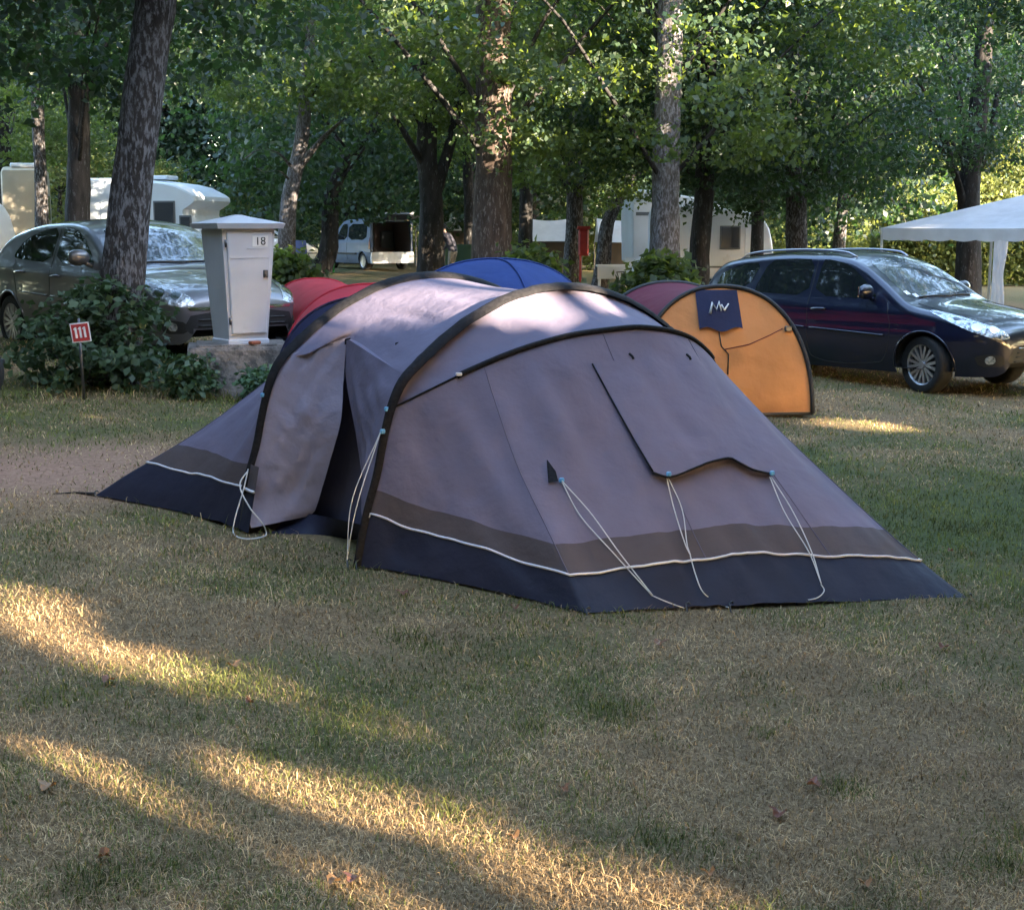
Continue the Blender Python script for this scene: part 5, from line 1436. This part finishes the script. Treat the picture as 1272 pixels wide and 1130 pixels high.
for sd in (1, -1):
    for w in ([(1.28, 1.03), (1.55, 1.40), (1.78, 1.58), (2.16, 1.58), (2.16, 1.03)], [(2.26, 1.03), (2.26, 1.58), (3.55, 1.58), (3.72, 1.52), (3.74, 1.03)]): vc.side('side_window', w, M['glass'], sd, eps=.005)
    vc.seam('door_seam', [(2.21, .35), (2.21, 1.62)], sd, .008); vc.seam('rubbing_strip', [(1.25, .56), (3.02, .56)], sd, .035); vc.seam('door_seam', [(1.22, .4), (1.22, 1.0)], sd, .008)
    vc.mirror(1.35, 1.06, sd, M['plast'])
    vc.side('tail_light', [(3.98, .72), (4.09, .72), (4.09, 1.12), (4.0, 1.12)], M['redlamp'], sd, eps=.01, chaikin=0)
    vc.oblique('headlight', [(.50, .66), (.75, .68), (.85, .82), (.6, .84)], R(38), M['lamp'], sd, eps=.008)
vc.topd('windscreen', [(1.0, -.6), (1.0, .6), (1.5, .58), (1.5, -.58)], M['screen'], eps=.005)
mb = MB()   # load space: floor, walls and seat backs, a dark hollow
mb.grid([[(x, y, z) for y, z in ((-.72, .55), (-.72, 1.0), (-.62, 1.62), (.62, 1.62), (.72, 1.0), (.72, .55))] for x in (4.08, 2.9)])
mb.add([(2.9, -.72, .55), (2.9, .72, .55), (2.9, .62, 1.62), (2.9, -.62, 1.62)], [(0, 1, 2, 3)]); mb.add([(2.9, -.72, .56), (2.9, .72, .56), (4.08, .72, .56), (4.08, -.72, .56)], [(0, 1, 2, 3)])
build('load_space', mb, mat('van lining', (.13, .10, .10), .8), VAN, world=False)
mb = MB()
for y in (-.38, .38): mb.box((2.98, y, 1.05), (.12, .5, .6), bev=.04)
build('rear_seat_back', mb, mat('grey seat cloth', (.10, .11, .13), .9), VAN, world=False)
mb = MB(); mb.prism([(-.80, .24), (.80, .24), (.82, .42), (.80, .62), (-.80, .62), (-.82, .42)], (4.08, 0, 0), (0, 1, 0), (0, 0, 1), (1, 0, 0), .10); build('rear_bumper', mb, M['white'], VAN, world=False)  # white paint stands for sunlight on the silver van's bumper
for y in (-.765, .765):
    mb = MB(); mb.box((4.09, y, 1.15), (.05, .10, 1.05), bev=.02); build('rear_pillar', mb, M['paintsilver'], VAN, world=False)
mb = MB(); mb.box((4.09, 0, 1.70), (.05, 1.4, .10), bev=.02); build('rear_header', mb, M['paintsilver'], VAN, world=False)
mb = MB()
mb.prism([(-.74, 0), (.74, 0), (.74, .62), (.78, 1.12), (-.78, 1.12), (-.74, .62)], (4.10, 0, 1.77), (0, 1, 0), (.985, 0, .17), (.17, 0, -.985), .07); TG = build('tailgate', mb, M['paintsilver'], VAN, world=False)
mb = MB(); mb.prism([(-.60, .10), (.60, .10), (.60, .58), (-.60, .58)], (4.10, 0, 1.775), (0, 1, 0), (.985, 0, .17), (.17, 0, -.985), -.012); build('tailgate_window', mb, M['glass'], TG, world=False)
# white car beyond it
p = far_ground(372, 58)
wloc = (p[0] + .6, 58, p[2]); wc = root('white_car', wloc, 'white car far back between the white box and the van', 'car', rz=math.atan2(-.35, -.93))
sp = dict(BASE); sp['top'] = [(0, .60), (.02, .67), (.08, .73), (.25, .80), (.5, .865), (.8, .925), (1.0, .96), (1.1, 1.0), (1.45, 1.21), (1.75, 1.375), (2.0, 1.45), (2.3, 1.478), (2.7, 1.47), (3.2, 1.41), (3.6, 1.31), (3.85, 1.12), (4.0, .95), (4.1, .85), (4.16, .62)]
sp.update(paint=M['paintwhite']); c = Car(wc, sp)
for sd in (1, -1):
    for w in ([(1.47, .98), (1.62, 1.12), (1.92, 1.325), (2.20, 1.375), (2.31, 1.375), (2.33, .99)], [(2.42, .99), (2.41, 1.375), (2.8, 1.345), (3.15, 1.235), (3.32, 1.08), (3.28, 1.03)]): c.side('side_window', w, M['glass'], sd, eps=.005)
    c.oblique('headlight', [(.42, .60), (.62, .585), (.80, .65), (.95, .77), (.88, .855), (.68, .775), (.48, .69)], R(38), M['lamp'], sd, eps=.01)
c.topd('windscreen', [(1.07, 0), (1.18, .66), (1.80, .53), (1.86, 0), (1.80, -.53), (1.18, -.66)], M['screen'], eps=.005)
c.topd('rear_window', [(3.55, -.5), (3.55, .5), (3.95, .58), (3.95, -.58)], M['glass'], eps=.005)

M['shell'] = vary(mat('caravan white shell', (.62, .66, .74), .4), 2, .05, second=(.46, .46, .48), thr=(.6, .75), sscale=1.5)
M['beige'] = vary(mat('beige shell', (.42, .36, .28), .5), 2, .06)
M['stripe'] = mat('grey stripe', (.12, .13, .15), .5)
M['blind'] = mat('caravan window', (.05, .055, .065), .1, spec=.8)
def camper(name, c, ang, prof, width, label, cat, windows, m, wheels, stripe=None, door=None, extra=None, roofm=None):
    """prof: side outline (x, z), rounded; extruded across the width with softened edges"""
    rt = root(name, c, label, cat, rz=ang); mb = MB(); rows = []
    P = [np.array(p, float) for p in prof]; cen = np.mean(P, 0); n = len(P)
    q = []
    for i in range(n):
        for w in (.18, .5, .82): q.append(P[i] * (1 - w) + P[(i + 1) % n] * w)
    for y, k in ((-width / 2, .95), (-width / 2 + .03, .985), (-width / 2 + .10, 1), (width / 2 - .10, 1), (width / 2 - .03, .985), (width / 2, .95)):
        rows.append([((cen + (p - cen) * k)[0], y, (cen + (p - cen) * k)[1]) for p in q])
    mb.grid(rows, close=True); mb.add(rows[0], [tuple(range(len(q)))]); mb.add(rows[-1], [tuple(reversed(range(len(q))))])
    build('shell', mb, m, rt, True, world=False, sharp=35)
    for sd in (-1, 1):
        for (x0, x1, z0, z1) in windows:
            mb = MB(); mb.box(((x0 + x1) / 2, sd * (width / 2 + .004), (z0 + z1) / 2), (x1 - x0 + .08, .03, z1 - z0 + .08), bev=.012); f = build('window', mb, M['stripe'], rt, world=False)
            mb = MB(); mb.box(((x0 + x1) / 2, sd * (width / 2 + .018), (z0 + z1) / 2), (x1 - x0, .02, z1 - z0), bev=.008); build('pane', mb, M['blind'], f, world=False)
        if stripe:
            mb = MB(); x0, x1, z0, z1 = stripe; mb.box(((x0 + x1) / 2, sd * (width / 2 + .002), (z0 + z1) / 2), (x1 - x0, .014, z1 - z0)); build('stripe', mb, M['stripe'], rt, world=False)
    if door:
        x0, x1, z0, z1 = door; mb = MB(); mb.box(((x0 + x1) / 2, -width / 2 - .006, (z0 + z1) / 2), (x1 - x0, .03, z1 - z0), bev=.01); d = build('door', mb, m, rt, world=False)
        mb = MB(); mb.box((x1 - .1, -width / 2 - .03, (z0 + z1) / 2), (.10, .03, .05), bev=.01); build('door_handle', mb, M['plast'], d, world=False)
    for x in wheels:
        for sd in (-1, 1):
            mb = MB(); mb.lathe([(.001, -.1), (.30, -.1), (.33, -.06), (.33, .06), (.30, .1), (.001, .1)], 24, (x, sd * (width / 2 - .14), .33), 'y'); build('wheel', mb, M['tyre'], rt, True, world=False)
    mb = MB(); mb.box((0 + cen[0], 0, cen[1] * .0 + min(p[1] for p in P) - .02), ((max(p[0] for p in P) - min(p[0] for p in P)) * .9, width * .8, .12)); build('chassis', mb, M['under'], rt, world=False)
    mb = MB(); zt_ = max(p[1] for p in P); mb.box((cen[0] - .4, 0, zt_ + .03), (.6, .6, .10), bev=.03); build('roof_vent', mb, M['shell'], rt, world=False)
    return rt
# left: motorhome with cab-over behind the leaning trunk
c = far_ground(196, 38)
camper('motorhome', (c[0], 38, c[2]), R(-14), [(-1.75, .45), (1.1, .45), (1.35, .5), (1.95, .55), (2.0, .95), (1.55, 1.2), (1.22, 1.75), (1.62, 1.98), (1.60, 2.14), (1.0, 2.42), (-.3, 2.58), (-1.7, 2.58), (-1.8, 2.4)], 2.1,
       'white motorhome with dark square window behind the leaning trunk', 'motorhome', [(.50, 1.02, 1.38, 1.96), (1.20, 1.46, 1.24, 1.60)], M['shell'], (-1.1, 1.45), (-1.7, 1.2, 1.0, 1.06), (-1.0, -.35, .5, 2.2))
c = far_ground(36, 37)
camper('motorhome', (c[0], 37, c[2]), R(103), [(-.9, .45), (.9, .45), (1.0, 1.6), (.9, 2.75), (-.9, 2.8), (-1.0, 2.2)], 1.0, 'narrow beige camper with pale roof beyond the silver car', 'camper', [(-.5, .4, 1.5, 2.1)], M['beige'], (-.5, .5))
c = far_ground(-52, 28)
camper('caravan', (c[0], 28, c[2] - .35), R(-5), [(-1.9, .45), (.25, .45), (.62, .8), (.78, 1.4), (.62, 2.0), (.25, 2.3), (-1.8, 2.35)], 1.9, 'white rounded caravan end at the left edge behind the silver car', 'caravan', [(-1.5, -.8, 1.3, 1.8)], M['shell'], (-.8,))
# middle right: grey white caravan
c = far_ground(885, 40)
camper('caravan', (c[0], 40, c[2]), R(6), [(-1.55, .45), (1.25, .45), (1.5, .7), (1.35, 1.7), (1.15, 2.05), (.6, 2.28), (-1.5, 2.42), (-1.62, 2.1)], 2.1, 'grey white caravan with small dark window behind the dark upright trunk', 'caravan', [(-.02, .46, 1.28, 1.82)], M['shell'], (-.3,), (-1.5, 1.2, .75, .80), (.62, 1.12, .5, 2.0))
c = far_ground(845, 43.5)
camper('caravan', (c[0], 43.5, c[2]), R(4), [(-1.6, .45), (1.2, .45), (1.4, 1.2), (1.2, 2.5), (-1.4, 2.95), (-1.65, 2.6)], 2.1, 'taller grey caravan whose end shows behind the pale speckled trunk', 'caravan', [(.3, .9, 1.4, 1.9)], M['shell'], (-.2,), (-1.5, 1.2, 2.15, 2.25))
# low pale awnings among the trees
M['awndark'] = fabric('dark brown cloth', (.10, .085, .07), .1)  # darker cloth for the back walls
M['awning'] = fabric('pale awning cloth', (.50, .47, .44), .2)
def awning(px, y, w, d, ze, zr, label):
    c = far_ground(px, y); rt = root('awning_tent', c, label, 'awning'); g = c[2]
    X0, X1 = c[0] - w / 2, c[0] + w / 2
    def zr_(u): return zr - .08 * math.sin(math.pi * u)
    for sg_, nm in ((-1, 'roof'), (1, 'roof')):
        rows = [[(X0 + (X1 - X0) * u, y + sg_ * d / 2 * v, g + zr_(u) + (ze - zr_(u)) * v - .05 * math.sin(math.pi * v)) for u in np.linspace(0, 1, 11)] for v in np.linspace(0, 1, 7)]
        mb = MB(); mb.grid(rows); build(nm, mb, M['awning'], rt, True)
    for x in (X0, X1):
        mb = MB(); mb.add([(x, y - d / 2, g + ze), (x, y + d / 2, g + ze), (x, y, g + zr)], [(0, 1, 2)]); build('gable', mb, M['awning'], rt)
        for yy in (y - d / 2, y + d / 2):
            mb = MB(); mb.tube([(x, yy, g), (x, yy, g + ze)], .03, 6); build('leg', mb, M['lockm'], rt)
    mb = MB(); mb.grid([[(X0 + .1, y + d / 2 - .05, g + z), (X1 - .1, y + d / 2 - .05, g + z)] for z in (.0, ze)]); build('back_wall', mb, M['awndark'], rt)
    return rt
awning(682, 49, 1.5, 2.6, 1.25, 2.0, 'low pale awning just left of the red post')
awning(772, 50, 1.7, 2.6, 1.30, 2.1, 'low pale awning between the slanting trunk and the bush')
awning(562, 60, 2.8, 2.8, 1.45, 2.2, 'pale awning roof beside the open van tailgate')

# ------------------------------------------------------------------ white gazebo
M['gaz'] = fabric('white gazebo cloth', (.78, .77, .82), .25, bump=.5)
gy = 29.0
gl = at(1096, 282, 30.2); gn = at(1345, 280, 27.0)
e0 = np.array([gn[0] - gl[0], gn[1] - gl[1]]); gw = float(np.linalg.norm(e0)); e0 /= gw; e1 = np.array([-e0[1], e0[0]])
gd = float(gw)
cs4 = [gl[:2], gn[:2], gn[:2] + e1 * gd, gl[:2] + e1 * gd]; gc = sum(cs4) / 4
gg = GZ(*gc); ze = at(1096, 283, gl[1])[2]; zp = at(1262, 241, gc[1])[2] + .03
GZB = root('gazebo', (gc[0], gc[1], gg), 'white cloth gazebo with scalloped valance and tied side curtains', 'gazebo')
rows = []
for v in np.linspace(0, 1, 11):
    row = []
    for k in range(4):
        for u in np.linspace(0, 1, 12)[:-1]:
            p = np.array(cs4[k]) * (1 - u) + np.array(cs4[(k + 1) % 4]) * u
            q = p * (1 - v) + gc * v
            row.append((q[0], q[1], ze + (zp - ze) * v - .10 * math.sin(math.pi * u) * math.sin(math.pi * min(1, v * 1.0)) - .02 * math.sin(math.pi * u) * (1 - v)))
    rows.append(row)
mb = MB(); mb.grid(rows, close=True); build('roof', mb, M['gaz'], GZB, True, sharp=25)
r2 = []
for h in np.linspace(0, 1, 4):
    row = []
    for k in range(4):
        for u in np.linspace(0, 1, 49)[:-1]:
            p = np.array(cs4[k]) * (1 - u) + np.array(cs4[(k + 1) % 4]) * u
            p = p + (p - gc) / np.linalg.norm(p - gc) * .012 * (1 + math.sin(u * 40) * h)
            dz = .22 + .035 * abs(math.sin(u * 8 * math.pi)) * 1.0
            row.append((p[0], p[1], ze - .02 * math.sin(math.pi * u) - dz * h))
    r2.append(row)
mb = MB(); mb.grid(r2, close=True); build('valance', mb, M['gaz'], GZB, True)
for k, p in enumerate(cs4):
    g = GZ(*p); mb = MB(); mb.box((p[0], p[1], (g + ze) / 2), (.05, .05, ze - g), bev=.008); build('leg', mb, M['white'], GZB)
for k, dr in ((1, -e0), (3, e0), (2, -e0)):
    p = np.array(cs4[k]); rows = []
    for z in np.linspace(0, 1, 14):
        w = .36 * (1 - .18 * math.exp(-((z - .45) / .2) ** 2)); row = []
        for u in np.linspace(0, 1, 28):
            q = p + dr * (.05 + w * u); n_ = np.array([-dr[1], dr[0]])
            q = q + n_ * .035 * math.sin(u * 24 + z * 2); row.append((q[0], q[1], GZ(*p) + .05 + (ze - .1 - GZ(*p)) * z))
        rows.append(row)
    mb = MB(); mb.grid(rows); build('curtain', mb, M['gaz'], GZB, True)

# ------------------------------------------------------------------ red box on its post, bins, table, person and other camp things
c = far_ground(722, 33); rt = root('hydrant_post', c, 'bright red box mounted on a thin red post by a dark trunk', 'fire point')
t0 = at(725, 285, 33); b0 = at(725, 318, 33)
mb = MB(); mb.box((t0[0], 33, (t0[2] + b0[2]) / 2), (.23, .18, t0[2] - b0[2]), bev=.03); bx_ = build('cabinet', mb, M['red'], rt)
mb = MB(); mb.prism([(-.16, 0), (.16, 0), (.13, .07), (-.13, .07)], (t0[0], 32.86, t0[2]), (1, 0, 0), (0, 0, 1), (0, 1, 0), .26); build('roof', mb, M['red'], rt)
mb = MB(); mb.box((t0[0], 32.905, (t0[2] + b0[2]) / 2), (.17, .012, (t0[2] - b0[2]) * .8), bev=.003); build('door', mb, M['red'], rt)
mb = MB(); mb.tube([(t0[0] - .07, 33, c[2] - .05), (t0[0] - .07, 33, t0[2])], .028, 8); build('post', mb, M['red'], rt, True)
M['greenbin'] = mat('green plastic', (.02, .26, .06), .5); M['bluebin'] = mat('blue fabric', (.10, .12, .28), .7)
c = far_ground(407, 47); rt = root('green_bin', c, 'small bright green bin in front of the silver van', 'bin')
mb = MB(); g = c[2]; mb.lathe([(.001, .02), (.20, .02), (.25, .58), (.27, .60), (.25, .62), (.23, .60), (.19, .06), (.001, .06)], 20, tuple(c)); build('bucket', mb, M['greenbin'], rt, True)
mb = MB(); mb.tube([c + np.array([-.26, 0, .58]), c + np.array([-.2, -.05, .80]), c + np.array([0, -.07, .86]), c + np.array([.2, -.05, .80]), c + np.array([.26, 0, .58])], .014, 6); build('handle', mb, M['greenbin'], rt, True)
def chair(px, y, ang, m, label, name='camping_chair', s=1.0):
    c = far_ground(px, y); rt = root(name, c, label, 'chair', rz=ang)
    def leg(p, q):
        mb = MB(); mb.tube([Vector(p) * s, Vector(q) * s], .014, 6); build('leg', mb, M['lockm'], rt, True, world=False)
    for x in (-.25, .25):
        leg((x, -.25, 0), (x, .22, .62)); leg((x, .25, 0), (x, -.25, .60))
        mb = MB(); mb.box((x * s * 1.05, 0, .62 * s), (.05, .5 * s, .03), bev=.01); build('armrest', mb, M['plast'], rt, world=False)
    mb = MB(); mb.grid([[(x * s, y_ * s, (.43 - .04 * math.sin((x + .24) / .48 * math.pi) + .02 * y_) * s) for x in np.linspace(-.24, .24, 7)] for y_ in np.linspace(-.24, .22, 6)]); build('seat', mb, m, rt, True, world=False)
    mb = MB(); mb.grid([[(x * s, (.22 + .12 * (z - .43) + .04 * math.sin((x + .24) / .48 * math.pi)) * s, z * s) for x in np.linspace(-.24, .24, 7)] for z in np.linspace(.45, 1.02, 7)]); build('backrest', mb, m, rt, True, world=False)
    return rt
chair(380, 46, 2.6, M['bluebin'], 'blue folding camp chair left of the green bin')
chair(782, 38, -.5, M['shell'], 'white garden chair under the pale awnings', 'garden_chair', .95)
c = far_ground(762, 39); rt = root('garden_table', c, 'white garden table beside the slanting sunlit trunk', 'table')
mb = MB(); mb.box(c + UP * .72, (.9, .7, .05), bev=.02); build('table_top', mb, M['white'], rt)
for dx in (-.38, .38):
    for dy in (-.28, .28):
        mb = MB(); mb.tube([c + np.array([dx, dy, 0]), c + np.array([dx * .9, dy * .9, .70])], .025, 6); build('leg', mb, M['white'], rt)
mb = MB(); mb.grid([[(c[0] - .44 + .88 * u, c[1] - .36, c[2] + .72 - .34 * v) for u in np.linspace(0, 1, 9)] for v in np.linspace(0, 1, 4)]); build('cloth', mb, M['shell'], rt, True)
# a windbreak of green cloth on poles
c = far_ground(582, 47); rt = root('windbreak', c, 'dull green cloth windbreak behind the blue tent', 'windbreak')
M['wbgreen'] = fabric('dull green cloth', (.06, .10, .06), .1)
mb = MB(); mb.grid([[(c[0] - .75 + 1.5 * u, 47 + .08 * math.sin(u * 9), c[2] + z) for u in np.linspace(0, 1, 17)] for z in np.linspace(.05, 1.05, 5)]); build('screen', mb, M['wbgreen'], rt, True)
for u in (0, .5, 1):
    mb = MB(); x = c[0] - .75 + 1.5 * u; mb.tube([(x, 47.03, c[2] - .1), (x, 47.03, c[2] + 1.15)], .02, 6); build('pole', mb, M['lockm'], rt)
# person in dark clothes stooping by the van
def person(c, face_az, label):
    rt = root('person', c, label, 'person', rz=face_az)
    J = {'pel': (0, 0, .90), 'sp': (.06, 0, 1.08), 'ch': (.20, 0, 1.26), 'nk': (.29, 0, 1.40), 'hd0': (.33, 0, 1.47), 'hd1': (.36, 0, 1.60),
         'hl': (0, .10, .88), 'kl': (.06, .11, .48), 'al': (-.02, .11, .08), 'tl': (.14, .12, .03), 'hr': (0, -.10, .88), 'kr': (.12, -.11, .48), 'ar': (.06, -.11, .08), 'tr': (.22, -.12, .03),
         'sl': (.23, .18, 1.33), 'el': (.30, .22, 1.06), 'wl': (.46, .18, .92), 'sr': (.23, -.18, 1.33), 'er': (.30, -.22, 1.06), 'wr': (.46, -.18, .92), 'pl': (.52, .17, .89), 'pr': (.52, -.17, .89)}
    rad = {'pel': .15, 'sp': .14, 'ch': .165, 'nk': .06, 'hd0': .085, 'hd1': .092, 'hl': .10, 'kl': .065, 'al': .045, 'tl': .04, 'hr': .10, 'kr': .065, 'ar': .045, 'tr': .04,
           'sl': .07, 'el': .05, 'wl': .032, 'sr': .07, 'er': .05, 'wr': .032, 'pl': .03, 'pr': .03}
    E_ = [('pel', 'sp'), ('sp', 'ch'), ('ch', 'nk'), ('nk', 'hd0'), ('hd0', 'hd1'), ('pel', 'hl'), ('hl', 'kl'), ('kl', 'al'), ('al', 'tl'), ('pel', 'hr'), ('hr', 'kr'), ('kr', 'ar'), ('ar', 'tr'), ('ch', 'sl'), ('sl', 'el'), ('el', 'wl'), ('wl', 'pl'), ('ch', 'sr'), ('sr', 'er'), ('er', 'wr'), ('wr', 'pr')]
    k = list(J)
    # five fingers on either hand
    for sd, w in (('l', 'pl'), ('r', 'pr')):
        y0 = J[w][1]
        for f, (dy, ln) in enumerate(((.030, .05), (.011, .07), (-.009, .075), (-.028, .065), (.045, .035))):
            a_, b_ = f'{sd}{f}a', f'{sd}{f}b'; J[a_] = (J[w][0] + .03, y0 + dy, J[w][2] - .012); J[b_] = (J[w][0] + .03 + ln * .8, y0 + dy * 1.1, J[w][2] - .02 - ln * .5)
            rad[a_] = .010; rad[b_] = .008; E_ += [(w, a_), (a_, b_)]; k += [a_, b_]
    me = bpy.data.meshes.new('body'); me.from_pydata([J[n] for n in k], [(k.index(a_), k.index(b_)) for a_, b_ in E_], [])
    o = bpy.data.objects.new('body', me); C.objects.link(o)
    sk = o.modifiers.new('skin', 'SKIN')
    for i, n in enumerate(k): me.skin_vertices[0].data[i].radius = (rad[n], rad[n]); me.skin_vertices[0].data[i].use_root = (i == 0)
    sb = o.modifiers.new('sub', 'SUBSURF'); sb.levels = sb.render_levels = 2
    dg = bpy.context.evaluated_depsgraph_get(); m2 = bpy.data.meshes.new_from_object(o.evaluated_get(dg)); bpy.data.objects.remove(o)
    m2.name = 'body'
    skin_m, top_m, trou = mat('skin', (.42, .25, .18), .6), vary(mat('dark jacket', (.022, .020, .030), .8), 12, .2), vary(mat('pale trousers', (.26, .22, .18), .8), 12, .2)
    for m_ in (skin_m, top_m, trou): m2.materials.append(m_)
    for p in m2.polygons:
        z, x, y = p.center.z, p.center.x, p.center.y
        p.material_index = 0 if (z > 1.42 and abs(y) < .12) or (x > .44 and .75 < z < .97) else (2 if z < .86 else 1)
        p.use_smooth = True
    link('body', m2, None, rt, True)
    mb = MB(); rows = []
    for i in range(9):
        a_ = math.pi / 2 * i / 8; rows.append([(.335 + .108 * math.cos(a_) * math.cos(b) - .012, .100 * math.cos(a_) * math.sin(b), 1.585 + .105 * math.sin(a_) - (.05 if math.cos(b) < .2 else 0) * math.cos(a_)) for b in np.linspace(0, 6.283, 21)[:-1]])
    mb.grid(rows, close=True); build('hair', mb, vary(mat('dark hair', (.02, .014, .010), .7), 40, .3), rt, True, world=False)
    return rt
c = far_ground(563, 43); person(c, R(150), 'person in a dark jacket bending forward beside the open van')
# rear lit strip: undergrowth and hedges that close the view low down
foliage_mass('undergrowth', 60000, (-50, 50), (74, 86), (.1, 3.0), .30, 93, M['leafshade'], 60)
foliage_mass('undergrowth', 26000, (-44, -22), (-14, 52), (.1, 4.5), .40, 94, M['leafshade'], 60)  # out of view, added so car sides do not mirror bright horizon
def hedge(x0, x1, y, h, th, seed, label, m, size=.16, n=16000):
    rs = np.random.RandomState(seed); rt = root('hedge', ((x0 + x1) / 2, y, GZ((x0 + x1) / 2, y)), label, 'hedge')
    c = np.stack([x0 + (x1 - x0) * rs.rand(n), y + th * (rs.rand(n) - .5), .05 + h * rs.rand(n) ** .8], -1)
    c[:, 2] *= .85 + .3 * vn(c[:, 0], c[:, 1] * 0, .9, seed); c[:, 2] += GZ((x0 + x1) / 2, y)
    P = leaves_at(c, size, rs, .4); P = P.reshape(-1, 3) - np.array(rt.location)
    me = fast_mesh('foliage', P, np.arange(n * 4).reshape(n, 4)); link('foliage', me, m, rt, False)
    mb = MB()
    for x in np.linspace(x0 + .3, x1 - .3, 12): mb.tube([(x, y, -.1 + rt.location.z), (x + rs.normal() * .1, y, rt.location.z + h * .8)], .025, 5)
    build('stems', mb, M['bark'], rt)
q0, q1 = at(1085, 300, 50), at(1340, 300, 50)
hedge(q0[0], q1[0], 50, 1.75, 1.2, 5, 'long yellow-green hedge seen under the gazebo roof', M['leafsunlit'])  # foliage colour painted bright for a sunlit look
# tyre of a trailer at the left edge
w = gp(-40, 506); rt = root('trailer_wheel', (w[0], w[1], w[2]), 'black trailer tyre just showing at the left edge of the lawn', 'wheel')
tm_ = [(.20, -.07), (.25, -.08), (.285, -.07), (.30, -.04), (.30, .04), (.285, .07), (.25, .08), (.20, .07)]
mb = MB(); mb.lathe(tm_, 36, (w[0], w[1], w[2] + .29), 'y'); build('tyre', mb, M['tyre'], rt, True)
mb = MB(); mb.lathe([(.001, -.05), (.06, -.055), (.08, -.03), (.17, -.03), (.205, -.06)], 24, (w[0], w[1], w[2] + .29), 'y'); build('rim', mb, M['lockm'], rt, True)
mb = MB(); mb.tube([np.array([w[0], w[1], w[2] + .29]), np.array([w[0] - .05, w[1] + 1.0, w[2] + .29])], .025, 8); build('axle', mb, M['lockm'], rt)
# fallen leaves
rs = np.random.RandomState(4)
spots = [(500, 742), (638, 1048), (968, 1018), (1010, 976), (60, 985), (135, 850), (1172, 805), (440, 1105), (290, 835), (880, 1098), (130, 1072), (1180, 690), (700, 990), (1075, 1110), (415, 1108), (640, 760), (820, 800), (310, 880)]
for k, (px, py) in enumerate(spots):
    p = gp(px, py); s_ = .017 + .013 * rs.rand(); az = rs.rand() * 6.28
    out = []
    for i in range(12):
        a_ = 2 * math.pi * i / 12; r_ = s_ * (1 - .30 * abs(math.sin(a_ * 2.5))) * (1.5 if i == 0 else 1)
        out.append((p[0] + r_ * math.cos(a_ + az), p[1] + r_ * math.sin(a_ + az), p[2] + .022 + bump(p[0], p[1]) + .010 * math.cos(2 * a_) + .006 * rs.rand()))
    mb = MB(); cz = np.mean([o[2] for o in out]); mb.add(out + [(p[0], p[1], cz - .006)], [(i, (i + 1) % 12, 12) for i in range(12)])
    tag(build('fallen_leaf', mb, M['leafdry'], fix=False), 'small curled orange brown leaf fallen on the lawn', 'leaf', 'fallen leaves on the lawn')
Pg, Fg, Cg = grass(600000, 9)
tag(link('grass', fast_mesh('grass', Pg, Fg, Cg), blade_mat(), None, False), 'short mown dry and green grass blades', None, None, 'stuff')
